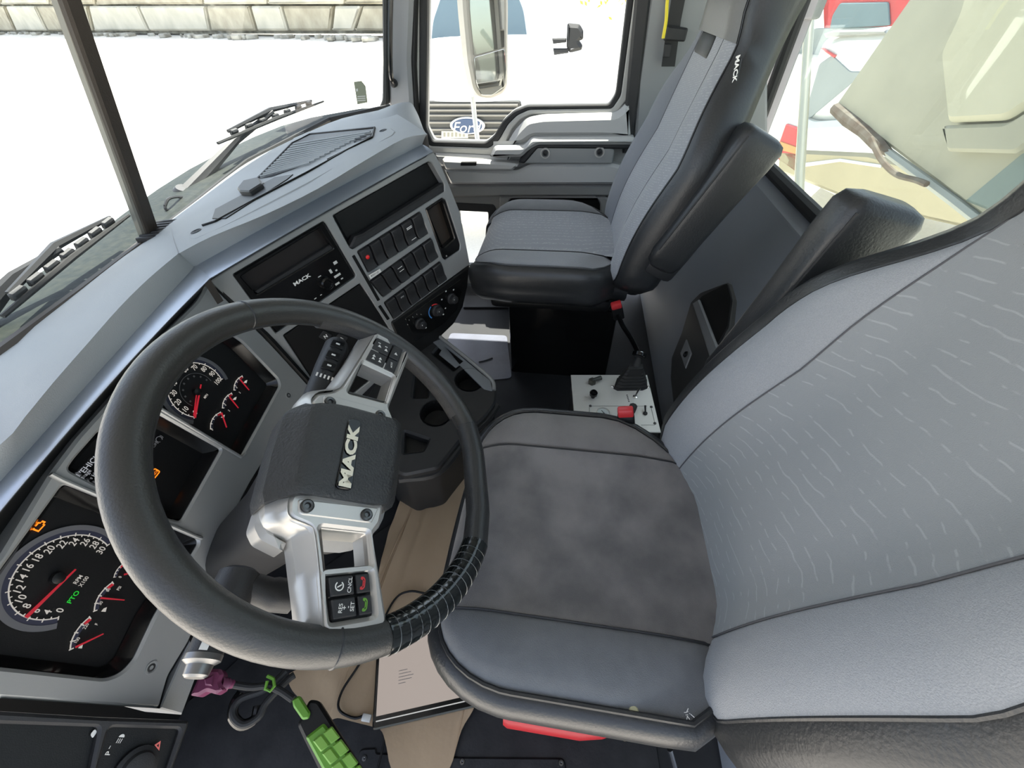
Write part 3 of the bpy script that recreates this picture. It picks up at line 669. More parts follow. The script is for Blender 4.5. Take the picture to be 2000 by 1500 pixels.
# centre display and telltales
dsp = part('display_screen', plate(CL, [(120, 925), (205, 815), (316, 800), (440, 872), (352, 1030)], off=RECESS+.002, t=.003, bev=0), M_gloss, cl)
g = G(); o_ = FP.off(.003)
g.add(*text('VEHICLE TOTALS', o_.pt((152, 930)), o_.u, o_.v, .0075, cx=0, bold=.012))
g.add(*box(o_.pt((150, 932)), (.007, .0045, .0004), [o_.u, o_.v, o_.n]))
for k, s_ in enumerate(['Mileage', 'Engine Hours', 'Idle Hours']):
    g.add(*text(s_, o_.pt((158+9*k, 938+8*k)), o_.u, o_.v, .0062, cx=.18))
part('lcd_text', g, E_lcd, dsp)
g = G(); oc = o_.uv((311, 858))
g.add(*text('OFF', o_.pt((303, 868)), o_.u, o_.v, .0045)); g.add(*arcband(o_, oc, .0042, .0050, -60, 240, 20)); g.add(*arcband(o_, oc, .0062, .0068, -30, 30, 8)); g.add(*arcband(o_, oc, .0062, .0068, 150, 210, 8))
part('telltale_icon', g, mat('dim_white_icon', (.25, .25, .26), .5), dsp)
g = G(); cq = o_.uv((301, 926))
fr_ = [(cq[0]+x, cq[1]+y) for x, y in [(-.0085, -.0055), (.0085, -.0055), (.0085, .0055), (-.0085, .0055)]]
g.add(*prism(o_, roundp(fr_, .003), [roundp([(cq[0]+x*.84, cq[1]+y*.76) for x, y in [(-.0085, -.0055), (.0085, -.0055), (.0085, .0055), (-.0085, .0055)]], .002)], .0006, 0))
g.add(*text('CHECK', o_.w(*cq), o_.u, o_.v, .0036, bold=.01))
part('check_lamp', g, E_amber, dsp, 'lit orange CHECK lamp')
g = G(); cq = FP.uv((75, 1028))
eng = [(-.006, -.004), (.004, -.004), (.004, -.002), (.007, -.002), (.007, .002), (.004, .002), (.004, .004), (-.002, .004), (-.002, .0055), (-.005, .0055), (-.005, .004), (-.006, .0025)]
g.add(*prism(FP.off(.002), [(cq[0]+x, cq[1]+y) for x, y in eng], [[(cq[0]+x*.72, cq[1]+y*.68) for x, y in eng]], .0006, 0))
part('engine_lamp', g, E_amber, cl, 'lit orange engine symbol')
for q in ((564, 772), (296, 1304)):
    c = CL.pt(q); s_ = part('screw_cup', lathe(c, CL.n, [(.0085, -.001), (.0085, .0012), (.0068, .0012), (.006, -.004), (0, -.004)], 18), M_bezel, cl)
    part('screw', lathe(c+CL.n*-.001, CL.n, [(.0055, -.002), (.0055, .001), (.003, .0015), (.002, -.001), (0, -.001)], 12), M_dark, s_)
part('vent_recess', plate(CL, [(366, 646), (376, 622), (396, 609), (406, 616), (398, 630), (378, 646)], off=.0006, t=.004, bev=0, r=.008), M_black, cl)
part('ridge', tube([CL.off(.002).pt(q) for q in [(99, 926), (122, 938), (384, 1049), (394, 1052)]], .003, 8), M_bezel, cl)
part('ridge', tube([CL.off(.002).pt(q) for q in [(271, 772), (316, 800), (471, 893), (480, 886)]], .003, 8), M_bezel, cl)
part('seam_filler', tube([CL.off(-.012).pt(q) for q in [(398, 540), (461, 602), (530, 672), (612, 762)]], .012, 6), M_black, cl)
# body under the bezel, steering column opening
part('lower_shell', grid([[CL.pt(q), CL.off(-.10).pt(q)] for q in [(606, 756), (560, 830), (528, 880), (490, 942), (460, 1000), (425, 1080), (408, 1116), (392, 1190), (372, 1250), (330, 1320), (312, 1384), (0, 1364)]]), M_panel, cl)
part('side_edge', plate(CL, [(372, 1250), (392, 1300), (356, 1396), (312, 1384)], off=-.006, t=.08, bev=.002), M_panel, cl)
# ------------------------------------------------------------------ lower left panel with light switch
LP = Plane(UY(200, 1450, .545), nz((.05, -.86, .5)))
lp = thing('light_switch_panel', 'grey lower dash panel with headlight knob at the bottom left', 'switch panel', LP.pt((250, 1460)))
pb = [(-60, 1385), (0, 1390), (200, 1402), (370, 1408), (368, 1418), (318, 1560), (-60, 1560)]
part('panel_frame', plate(LP, pb, [[(-40, 1412), (195, 1420), (170, 1540), (-40, 1540)], [(214, 1420), (353, 1424), (312, 1545), (180, 1545)]], off=0, t=.03, bev=.003, r=.004, hr=.006), M_dark, lp)
part('pocket_back', plate(LP, [(-50, 1405), (200, 1415), (180, 1550), (-50, 1550)], off=-.012, t=.002, bev=0), M_black, lp)
part('switch_face', plate(LP, [(205, 1414), (358, 1420), (316, 1555), (170, 1555)], off=-.008, t=.002, bev=0), M_black, lp)
kc = LP.off(-.006).pt((264, 1502)); part('headlight_knob', lathe(kc, LP.n, [(.024, 0), (.024, .004), (.019, .006), (.017, .012), (.014, .013), (0, .013)], 28), M_dark, lp)
o_ = LP.off(-.0068); g = G(); c0 = o_.uv((237, 1440))
g.add(*prism(o_, circ(.0032, 12, c0, -90, 90), (), .0004, 0))
for k in range(3): g.add(*box(o_.w(c0[0]-.0035, c0[1]-.0022+.0022*k, 0), (.0045, .0007, .0004), [o_.u, o_.v, o_.n]))
g.add(*text('P', o_.pt((211, 1471)), o_.u, o_.v, .0055, bold=.015)); g.add(*box(o_.w(*(np.array(o_.uv((213, 1468)))+A(.004, .002))), (.003, .0007, .0004), [o_.u, o_.v, o_.n]))
c1 = LP.off(-.008).pt((183, 1433)); g.add(*prism(o_, roundp([(o_.uv((183, 1433))[0]+x, o_.uv((183, 1433))[1]+y) for x, y in [(-.0045, -.002), (.002, -.0025), (.0045, .002), (-.001, .003)]], .002), (), .0004, 0))
part('switch_symbols', g, M_white, lp)
tri = [(302, 1455), (314, 1447), (311, 1466)]
o_ = LP.off(-.0005)
part('hazard_mark', plate(o_, tri, [[(306, 1456), (311, 1452), (310, 1460)]], off=0, t=.0006, bev=0), mat('hazard_pink', (.75, .16, .14), .5), lp, 'small red hazard triangle')
# ------------------------------------------------------------------ centre panel with rocker switches
cp = thing('switch_board', 'angled silver grey center panel full of black rocker switches', 'switch panel', CP.pt((760, 520)))
bz = [(410, 550), (440, 530), (560, 459), (650, 408), (740, 357), (800, 322), (848, 297), (860, 318), (899, 415), (918, 516), (842, 572), (764, 629), (790, 690), (700, 780), (640, 800), (606, 756), (530, 671), (461, 601)]
hR = [(455, 536), (632, 432), (637, 437), (695, 536), (694, 542), (539, 652)]
hP = [(650, 421), (838, 315), (844, 318), (868, 360), (868, 374), (690, 487), (683, 483)]
h1 = [(698, 491), (820, 413), (837, 456), (719, 533)]; h2 = [(722, 549), (841, 464), (857, 502), (748, 581)]; h3 = [(750, 591), (859, 510), (874, 545), (769, 624)]
hS = [(831, 408), (864, 386), (871, 391), (899, 478), (898, 489), (870, 508), (865, 504)]
hK = [(553, 655), (704, 553), (742, 612), (790, 690), (690, 770), (610, 742)]
f = CP
part('bezel', prism(f, roundp([f.uv(q) for q in bz], .004), [roundp([f.uv(q) for q in h], .004) for h in (hR, hP, h1, h2, h3, hS, hK)], .03, .002), M_bezel, cp)
part('back_plate', plate(CP, [(420, 545), (846, 303), (910, 510), (770, 680), (640, 790), (540, 690)], off=-.022, t=.004, bev=0), M_black, cp)
part('side_wall', grid([[CP.pt(q), CP.off(-.22).pt(q)] for q in [(848, 297), (860, 318), (899, 415), (918, 516), (912, 575), (900, 605), (886, 634)]]), M_panel, cp)
pk = part('storage_pocket', grid([[CP.off(-.002).pt(q) for q in hP+hP[:1]], [CP.off(-.06).pt((q[0]*.9+760*.1, q[1]*.9+400*.1)) for q in hP+hP[:1]]]), M_black, cp, 'open dark storage pocket')
part('pocket_lip', plate(CP, [(683, 484), (690, 488), (869, 374), (866, 358), (708, 458), (694, 462)], off=.004, t=.02, bev=.004, r=.003), M_dark, cp)
part('pocket_floor', plate(CP, hP, off=-.05, t=.002, bev=0), M_black, cp)
for a_, b_ in (((690, 499), (740, 587)), ((741, 597), (759, 624))):
    d_ = nz(A(b_[0]-a_[0], b_[1]-a_[1])); s_ = A(-d_[1], d_[0])*3
    part('narrow_slot', plate(CP, [a_-s_, a_+s_, b_+s_, b_-s_], off=.0006, t=.002, bev=0, r=.002), M_black, cp)
sl = part('side_slot', plate(CP, hS, [[(837, 412), (862, 394), (866, 397), (888, 466), (868, 484), (860, 480)]], off=.0015, t=.02, bev=.003, r=.004, hr=.004), M_gloss, cp)
part('slot_back', plate(CP, [(834, 410), (866, 390), (892, 470), (868, 490)], off=-.018, t=.002, bev=0), mat('slot_brown', (.03, .022, .016), .3), sl)
part('slot_screw', lathe(CP.off(.002).pt((872, 500)), CP.n, [(.0025, 0), (.002, .001), (0, .001)], 10), M_silver, sl)
def lerp(a, b, t): return A(*a)*(1-t)+A(*b)*t
def cell(q, c0, c1):
    tl, tr_, br, bl = q
    return [tuple(lerp(tl, tr_, c0)), tuple(lerp(tl, tr_, c1)), tuple(lerp(bl, br, c1)), tuple(lerp(bl, br, c0))]
rows_ = [((698, 491), (820, 413), (837, 456), (719, 533)), ((722, 549), (841, 464), (857, 502), (748, 581)), ((750, 591), (859, 510), (874, 545), (769, 624))]
def rocker(q, print_=None, led=None):
    c = q; up_, lo_ = [q[0], q[1], tuple(lerp(q[1], q[2], .5)), tuple(lerp(q[0], q[3], .5))], [tuple(lerp(q[0], q[3], .5)), tuple(lerp(q[1], q[2], .5)), q[2], q[3]]
    P = [CP.pt(p) for p in q]; n = CP.n
    top = lambda k, s_: (P[0]*(1-k)+P[3]*k)*(1-s_)+(P[1]*(1-k)+P[2]*k)*s_
    rws = []
    for k, h in ((.02, -.012), (.02, .007), (.06, .0095), (.28, .0085), (.5, .004), (.72, .0015), (.94, .0045), (.98, .002), (.98, -.012)):
        r_ = []
        for s_, dh in ((.04, -.014), (.04, -.002), (.09, 0), (.91, 0), (.96, -.002), (.96, -.014)):
            r_.append(top(k, s_)+n*(h if dh > -.01 else -.012)+n*(dh if dh > -.01 else 0))
        rws.append(r_)
    sw = part('rocker_switch', grid(rws), M_dark, cp, angle=40)
    o_ = CP.off(.0106)
    w_ = np.linalg.norm(P[1]-P[0]); uu = nz(P[1]-P[0]); vv = np.cross(n, uu)
    if print_:
        g = G()
        for k, s_ in print_:
            pos = top(k, .5)+n*.0118
            if s_ == '-': g.add(*box(pos, (w_*.45, .0016, .0004), [uu, vv, n]))
            elif s_ == '=':
                for dd in (.0018, -.0018): g.add(*box(pos+vv*dd, (w_*.5, .0018, .0004), [uu, vv, n]))
            else: g.add(*text(s_, pos, uu, vv, .0042, bold=.015))
        part('legend', g, M_white, sw)
    if led is not None: part('indicator_lamp', lathe(CP.off(.008).pt(led), CP.n, [(.0055, 0), (.0045, .002), (.002, .0035), (0, .0037)], 14), mat('red_lens', (.4, .01, .012), .15, emit=((1, .03, .03, 1), .12)), sw, 'red indicator lamp')
    return sw
for i, q in enumerate(rows_):
    for k in range(6):
        c = cell(q, k/6+.004, (k+1)/6-.004)
        pr = None; led = None
        if (i, k) == (0, 4): pr = [(.25, '='), (.75, '-')]
        if (i, k) == (1, 2): pr = [(.2, '-'), (.36, '-')]
        if (i, k) == (2, 1): pr = [(.2, 'PTO')]
        if (i, k) == (0, 0): led = (718, 502)
        rocker(c, pr, led)
lt = part('label_tape', plate(CP, [(720, 538), (742, 525), (745, 531), (724, 545)], off=.008, t=.001, bev=0), M_white, cp, 'white BODY UP label tape')
a_, b_ = CP.pt((722, 541)), CP.pt((744, 528)); part('tape_lettering', text('BODY UP', CP.off(.0085).pt((732, 535)), nz(b_-a_), np.cross(CP.n, nz(b_-a_)), .0042, bold=.01), M_black, lt)

# ------------------------------------------------------------------ radio
rd = thing('radio', 'black radio with recessed tray above its volume knob', 'radio', CP.pt((580, 540)))
part('radio_face', plate(CP, [(457, 537), (632, 434), (694, 540), (540, 650)], [[(470, 540), (624, 446), (652, 486), (502, 576)]], off=.003, t=.024, bev=.002, r=.003, hr=.003), M_gloss, rd)
part('tray_back', plate(CP, [(466, 540), (626, 442), (655, 488), (500, 580)], off=-.016, t=.002, bev=0), mat('tray_dark_brown', (.014, .011, .010), .35), rd)
part('tray_front_lip', plate(CP, [(498, 570), (506, 578), (653, 487), (646, 478)], off=-.002, t=.014, bev=.002), M_dark, rd)
kn = part('volume_knob', lathe(CP.off(.003).pt((636, 553)), CP.n, [(.016, 0), (.015, .010), (.012, .013), (.010, .013), (.008, .010), (0, .010)], 24), M_gloss, rd)
ru = nz(CP.pt((604, 538))-CP.pt((575, 556))); rv = np.cross(CP.n, ru)
part('radio_lettering', text('MACK', CP.off(.0035).pt((590, 546)), ru, rv, .0085, sx=1.35, bold=.03), M_white, rd)
g = G(); o_ = CP.off(.004)
for q, w_, h_ in (((655, 513), .010, .007), ((657, 528), .005, .004), ((646, 530), .006, .010), ((659, 538), .018, .0055), ((668, 544), .006, .003), ((659, 554), .012, .005), ((624, 540), .008, .002), ((616, 583), .006, .002), ((627, 576), .005, .002), ((524, 586), .012, .003)):
    g.add(*box(o_.pt(q), (w_, h_, .0004), [ru, rv, CP.n], .0003, 1))
part('button_print', g, mat('radio_print', (.55, .55, .52), .5), rd)

# ------------------------------------------------------------------ climate panel
cp2 = thing('climate_panel', 'black heater panel with three knobs and a red and blue arc', 'heater controls', CP.pt((850, 610)))
part('body', plate(CP, [(764, 631), (842, 575), (918, 519), (914, 560), (905, 600), (888, 632), (855, 664), (820, 700), (790, 690)], off=.004, t=.10, bev=.004, r=.008), M_black, cp2)
part('inset_frame', plate(CP, [(791, 622), (901, 545), (905, 560), (893, 605), (868, 632), (812, 668)], off=.006, t=.003, bev=.0015, r=.006), M_gloss, cp2)
KN = []
for q, r_ in (((820, 632), .016), ((853, 606), .017), ((882, 583), .016)):
    k = part('knob', lathe(CP.off(.006).pt(q), CP.n, [(r_*1.15, 0), (r_*1.1, .004), (r_*.85, .006), (r_*.8, .018), (r_*.6, .020), (0, .020)], 26), M_dark, cp2)
    kc = CP.off(.006).pt(q)+CP.n*.0205
    part('pointer', box(kc+ru*r_*-.3+rv*r_*.3, (.002, .003, .0006), [ru, rv, CP.n]), M_white, k)
o_ = CP.off(.0062); c = o_.uv((849, 608)); au = math.degrees(math.atan2(ru@o_.v, ru@o_.u))
part('warm_arc', arcband(o_, c, .021, .0245, au+95, au+10, 20, .0006), M_redp, cp2, 'red warm arc'); part('cold_arc', arcband(o_, c, .021, .0245, au+215, au+105, 24, .0006), M_blue, cp2, 'blue cold arc')
g = G()
for k, q in enumerate(((796, 634), (799, 625), (806, 619), (814, 614), (822, 614))): g.add(*text(str(k), o_.pt(q), ru, rv, .0035, bold=.01))
for q in ((832, 640), (871, 569), (886, 566), (863, 585), (870, 602), (866, 614)): g.add(*box(o_.pt(q), (.005, .004, .0004), [ru, rv, CP.n], .0002, 1))
part('panel_print', g, M_white, cp2)
# ------------------------------------------------------------------ gear keypad
kp = thing('gear_keypad', 'black gear selector keypad with N button left of the steering wheel hub', 'keypad', CP.pt((660, 640)))
part('keypad_body', plate(CP, [(555, 656), (703, 556), (742, 612), (788, 690), (690, 768), (611, 742)], off=-.004, t=.018, bev=.002, r=.003), M_black, kp)
for q, s_ in (((636, 657), 'N'), ((667, 662), 'tri'), ((655, 640), 'u'), ((690, 640), 'd')):
    a = [(q[0]-13, q[1]+2), (q[0]-4, q[1]-11), (q[0]+13, q[1]-3), (q[0]+5, q[1]+11)]
    b = part('key', plate(CP, a, off=.0, t=.006, bev=.0012, r=.004), M_dark, kp); o_ = CP.off(.0006); g = G()
    if s_ == 'N': g.add(*text('N', o_.pt(q), ru, rv, .009, bold=.03))
    elif s_ == 'tri': g.add(*prism(o_, [(o_.uv(q)[0]+x, o_.uv(q)[1]+y) for x, y in ((-.005, -.003), (.005, -.003), (0, .006))], [[(o_.uv(q)[0]+x*.4, o_.uv(q)[1]+y*.4) for x, y in ((-.005, -.003), (.005, -.003), (0, .006))]], .0004, 0))
    else: g.add(*box(o_.pt(q), (.005, .003, .0004), [ru, rv, CP.n], .0002, 1))
    part('key_print', g, M_white, b)
for q in ((648, 674),): part('key_lamp', lathe(CP.off(-.003).pt(q), CP.n, [(.003, 0), (.002, .001), (0, .001)], 10), M_white, kp)

# ------------------------------------------------------------------ centre console with cup holders
CN = Plane((.35, .3, .31), nz((-.12, -.12, 1)), (1, 0, 0))
cs = thing('center_console', 'dark floor console with two cup holders under the center panel', 'console', (.45, .35, 0))
top = [(760, 700), (858, 655), (866, 660), (966, 745), (970, 762), (968, 786), (948, 814), (908, 849), (855, 915), (788, 929), (740, 900), (700, 800)]
hc = [(852, 806), (917, 741)]
def ell(q, r, n=20):
    c = CN.uv(q); return circ(r, n, c)
ctop = roundp([CN.uv(q) for q in top], .012)
rec = [CN.uv(q) for q in ((863, 670), (905, 705), (886, 724), (845, 690))]
rec2 = [CN.uv(q) for q in ((812, 716), (842, 730), (834, 776), (806, 776))]; rec3 = [CN.uv(q) for q in ((790, 842), (838, 858), (826, 880), (788, 884))]
part('console_top', prism(CN, ctop, [ell(hc[0], .041), ell(hc[1], .041), roundp(rec, .006), roundp(rec2, .004), roundp(rec3, .004)], .30, .006), M_dark, cs)
part('silver_edge', tube(smooth_path([CN.off(.002).pt(q) for q in ((858, 657), (900, 690), (940, 723), (962, 744), (965, 762))], 4), .006, 8), M_bezel, cs)
part('side_gloss', plate(CN, [(845, 668), (860, 662), (958, 744), (962, 764), (945, 760), (900, 715)], [[CN and q for q in ((868, 676), (905, 705), (890, 718), (858, 692))]], off=.0015, t=.004, bev=.001, r=.004), mat('console_silver', (.20, .215, .235), .35, metal=.3), cs)
for q in hc:
    c = CN.pt(q); part('cup_holder', lathe(c, -CN.n, [(.0425, -.002), (.041, .002), (.039, .05), (.030, .052), (0, .052)], 26), M_black, cs)
for rr in (rec, rec2, rec3): part('recess_floor', prism(CN.off(-.03), rr, (), .004, 0), M_black, cs)
part('lower_flange', tube(smooth_path([CN.off(-.035).pt(q) for q in ((780, 935), (856, 921), (910, 856), (950, 820), (970, 792))], 5), .013, 8), M_dark, cs)
# ------------------------------------------------------------------ steering wheel
sw = thing('steering_wheel', 'black leather steering wheel with silver spokes, padded hub and flat lower rim', 'steering wheel', WC)
RR = .2275; rim = []
for a in np.linspace(-62, 242, 90): rim.append(WH.w(RR*math.cos(math.radians(a)), RR*math.sin(math.radians(a)), 0))
FL = WH.w(-RR*math.cos(math.radians(62)), -.208); FR = WH.w(RR*math.cos(math.radians(62)), -.208)
flat = [rim[-1]*(1-k)+rim[0]*k-WH.v*.012*min(1, 4*k, 4*(1-k)) for k in np.linspace(0, 1, 14)[1:-1]]
ring = rim+flat
def seg(pts, r, **k): return tube(pts, r, 20, **k)
part('rim', seg(ring, .0185, closed=True), M_rim, sw)
inn = [p+nz(WC-p)*.0035-WN*.004 for p in rim[2:26]]
part('perforated_grip', seg(inn, .0168), M_rimw, sw)
part('flat_grip', seg([rim[-1]]+flat+[rim[0]], .0192), M_leath, sw)
def ringat(i, name='seam'):
    p = ring[i]; d = nz(ring[(i+1) % len(ring)]-ring[i-1]); part(name, lathe(p-d*.0008, d, [(.0178, -.001), (.0196, .0), (.0196, .0016), (.0178, .0026)], 20), M_leath, sw)
for i in (33, 71, 0, 89): ringat(i)
tp = rim[63:90][::-1]
tp = [p for p in rim[75:90]]
rad = [.0196+.0007*math.sin(k*2.4) for k in range(len(tp)*4)]
tps = smooth_path(tp, 4); part('tape_wrap', seg(tps, [.0197+.0002*math.sin(i*1.9) for i in range(len(tps))]), M_tape, sw, 'shiny black tape wound on the rim')
g = G()
for i in range(3, len(tps)-2, 4):
    d = nz(nz(tps[i+1]-tps[i-1])+WN*.06*math.sin(i)); g.add(*lathe(tps[i], d, [(.0195, -.0004), (.0202, 0), (.0195, .0004)], 20))
part('tape_edge', g, mat('tape_edge_grey', (.10, .11, .11), .25), sw, kind='stuff')
st_ = [p+nz(WC-p)*.0178-WN*.0055 for p in rim]
g = G(); g.add(*tube(st_, .0022, 6)); part('stitching', g, M_rubber, sw)
# spokes
SP = WH.off(.013)
upo = [(612, 800), (606, 782), (622, 766), (652, 762), (668, 752), (724, 664), (736, 644), (800, 667), (807, 677), (764, 788), (762, 795), (772, 820), (760, 840), (640, 800)]
uph = [(709, 707), (769, 735), (754, 784), (682, 765)]; upb = [(737, 657), (789, 682), (771, 731), (712, 702)]
s1 = part('spoke', plate(SP, upo, [uph, upb], 0, .022, .005, .004, .003), M_silver, sw, 'upper silver spoke with audio buttons')
loo = [(575, 955), (563, 974), (560, 1000), (570, 1014), (604, 1028), (612, 1040), (620, 1100), (627, 1190), (630, 1226), (640, 1248), (752, 1226), (759, 1211), (731, 1042), (745, 1022), (750, 995), (752, 975)]
loh = [(627, 1030), (719, 1040), (725, 1104), (635, 1112)]; lob = [(636, 1123), (724, 1114), (732, 1201), (648, 1215)]
s2 = part('spoke', plate(SP, loo, [loh, lob], 0, .022, .005, .004, .003), M_silver, sw, 'lower silver spoke with cruise buttons')
def slope(px, k=.80, dep=-.03):
    a = [SP.off(-.003).pt(q) for q in px]; c = np.mean(a, axis=0); b = [c+(p-c)*k+SP.n*dep for p in a]
    return grid([a, b], True)
part('spoke_well', slope(uph, .82, -.028), M_silver, s1); part('spoke_well', slope(loh, .82, -.028), M_silver, s2)
def flank(inner, outer, parent, dep=-.022):
    i_ = smooth_path([SP.off(-.003).pt(q) for q in inner], 3); o_ = smooth_path([SP.off(dep).pt(q) for q in outer], 3)
    part('spoke_flank', grid([[a+SP.n*.002 for a in i_], i_, [a*.5+b*.5 for a, b in zip(i_, o_)], o_, [p-SP.n*.02 for p in o_]]), M_silver, parent)
flank([(612, 800), (606, 782), (622, 766), (652, 762), (668, 752), (696, 708), (724, 664), (736, 644)], [(588, 802), (582, 784), (600, 766), (636, 760), (644, 752), (680, 702), (710, 652), (722, 640)], s1)
flank([(575, 955), (563, 974), (560, 1000), (570, 1014), (604, 1028), (612, 1040), (620, 1100), (627, 1190), (630, 1226), (640, 1248)], [(530, 962), (518, 982), (518, 1010), (528, 1028), (562, 1046), (569, 1060), (577, 1120), (586, 1187), (590, 1224), (604, 1240)], s2)
def cluster(quad, cells, parent):
    part('button_tray', plate(SP, quad, off=-.006, t=.006, bev=0), M_black, parent)
    for c, prints in cells:
        (u0, u1), (v0, v1) = c
        Q = [tuple(lerp(lerp(quad[0], quad[1], u), lerp(quad[3], quad[2], u), v)) for u, v in ((u0, v0), (u1, v0), (u1, v1), (u0, v1))]
        b = part('button', plate(SP, Q, off=.0012, t=.008, bev=.0012, r=.0015), M_dark, parent); o_ = SP.off(.0016); g = G(); col = M_white
        for kind, ps, sz in prints:
            q = tuple(lerp(lerp(Q[0], Q[1], ps[0]), lerp(Q[3], Q[2], ps[0]), ps[1])); U_, V_ = WH.u, WH.v
            if kind == 'arc_r' or kind == 'arc_g':
                c0 = o_.uv(q); g.add(*prism(o_, roundp([(c0[0]+x*sz, c0[1]+y*sz) for x, y in ((-1, .5), (-.55, .5), (-.5, .1), (.5, .1), (.55, .5), (1, .5), (1, 0), (.6, -.35), (-.6, -.35), (-1, 0))], .0012), [[(c0[0]+x*sz*.8, c0[1]+y*sz*.5-.0002) for x, y in ((-1, .3), (-.6, .3), (-.5, -.1), (.5, -.1), (.6, .3), (1, .3), (.6, -.3), (-.6, -.3))]], .0004, 0)); col = M_redp if kind == 'arc_r' else M_green
            elif kind == 'ring': c0 = o_.uv(q); g.add(*arcband(o_, c0, sz*.75, sz, 40, 330, 20, 0, .0004)); g.add(*box(o_.pt(q), (sz*.25, sz*1.1, .0004), [U_+V_*.6, V_-U_*.6, WN]))
            elif kind == 'tri': c0 = o_.uv(q); g.add(*prism(o_, [(c0[0]+x*sz, c0[1]+y*sz) for x, y in ((-.5, -.6), (.6, 0), (-.5, .6))], (), .0004, 0))
            elif kind == 'bar': g.add(*box(o_.pt(q), (sz*.35, sz*1.1, .0004), [U_, V_, WN]))
            else: g.add(*text(kind, o_.pt(q), U_, V_, sz, bold=.01))
        if g.V: part('button_symbol', g, col, b)
cluster(upb, [(((.03, .60), (.03, .49)), [('bar', (.25, .35), .004), ('tri', (.33, .55), .005), ('bar', (.7, .4), .004), ('tri', (.76, .62), .005)]), (((.64, .97), (.03, .49)), [('tri', (.5, .55), .005)]),
             (((.03, .60), (.52, .97)), [('tri', (.3, .4), .0045), ('tri', (.32, .62), .0045), ('tri', (.68, .4), .0045), ('tri', (.70, .62), .0045)]), (((.64, .97), (.52, .97)), [('MODE', (.5, .5), .003)])], s1)
cluster(lob, [(((.06, .60), (.06, .47)), [('ring', (.4, .5), .0048), ('CNCL', (.82, .5), .0042)]), (((.66, .96), (.06, .47)), [('arc_r', (.5, .5), .0065)]),
             (((.06, .60), (.53, .95)), [('RES', (.32, .5), .0042), ('+', (.48, .5), .0042), ('-', (.66, .5), .0042), ('SET', (.82, .5), .0042)]), (((.66, .96), (.53, .95)), [('arc_g', (.5, .5), .0065)])], s2)
# screw plates and screws
for qs, pl_px, par in ((((644, 786), (742, 811)), [(632, 774), (640, 770), (758, 802), (762, 814), (758, 826), (632, 796)], s1), (((599, 989), (715, 1006)), [(582, 974), (740, 992), (727, 1020), (722, 1021), (584, 1004)], s2)):
    pr = part('screw_plate', plate(SP, pl_px, off=.0014, t=.004, bev=.0012, r=.004), M_silver, par)
    for q in qs:
        c = SP.off(.001).pt(q); part('screw', lathe(c, WN, [(.0075, 0), (.0072, .003), (.0058, .0038), (.0035, .0035), (.0025, .0012), (0, .0012)], 18), M_screw, par)
# hub pad
HP = WH.off(.021)
pad_t = [(608, 788), (655, 788), (771, 819), (780, 826), (777, 880), (762, 980), (752, 986), (578, 962), (572, 952)]
pad_m = [(557, 803), (606, 784), (658, 785), (774, 817), (785, 830), (783, 890), (770, 985), (758, 1000), (578, 966), (516, 984), (510, 972), (530, 890)]
def padgeo():
    fl_, ml_ = HP, WH.off(.003)
    n = 60
    def resample(pl_, px):
        P = [np.array(pl_.uv(q)) for q in px]; P = roundp(P, .006); P = [np.array(p) for p in P]; c = np.mean(P, axis=0)
        L = [0];  Q = P+[P[0]]
        for a, b in zip(Q, Q[1:]): L.append(L[-1]+np.linalg.norm(b-a))
        out = []
        for t in np.linspace(0, L[-1], 400, endpoint=False):
            i = min(np.searchsorted(L, t, side='right')-1, len(P)-1); k = (t-L[i])/max(1e-9, L[i+1]-L[i]); out.append(Q[i]*(1-k)+Q[i+1]*k)
        angs = [math.atan2(*(p-c)[::-1]) for p in out]
        return c, out, angs
    c0, o0, a0 = resample(fl_, pad_t); c1, o1, a1 = resample(ml_, pad_m)
    rows = []
    def ringp(pl_, c, o, a, k, h=0):
        r = []
        for t in np.linspace(-math.pi, math.pi, n, endpoint=False):
            i = int(np.argmin([abs((x-t+math.pi) % (2*math.pi)-math.pi) for x in a])); p = c+(o[i]-c)*k; r.append(pl_.w(p[0], p[1], h))
        return r
    T = lambda k, h=0: ringp(fl_, c0, o0, a0, k, h); Mm = lambda k, h=0: ringp(ml_, c1, o1, a1, k, h)
    rows = [T(.02, .004), T(.5, .0035), T(.85, .0025), T(.96, .0015), T(1.0, 0)]
    m = Mm(1); t_ = T(1)
    rows += [[a*.25+b*.75 for a, b in zip(m, t_)], [a*.6+b*.4 for a, b in zip(m, t_)], [a*.95+b*.05 for a, b in zip(m, t_)], m, Mm(1.0, -.008), Mm(.97, -.045)]
    V, F = grid(rows, True); V.append(np.mean(rows[0], axis=0)); b = len(V)-1
    F += [(b, j, (j+1) % n) for j in range(n)]
    F = [f[::-1] for f in F]
    return V, F
pad = part('hub_pad', padgeo(), M_pad, sw, angle=50)
eb = [(657, 948), (662, 953), (684, 956), (689, 952), (706, 826), (702, 820), (686, 817), (681, 821)]
bd = part('badge_plate', plate(HP, eb, off=.0062, t=.004, bev=.001, r=.004), M_gloss, pad)
er = nz(HP.off(.0066).pt((693, 824))-HP.off(.0066).pt((673, 950))); ev = np.cross(WN, er)
part('emblem_lettering', text('MACK', HP.off(.0075).pt((683, 887)), er, ev, .0155, sx=1.55, bold=.05), M_cream, bd)
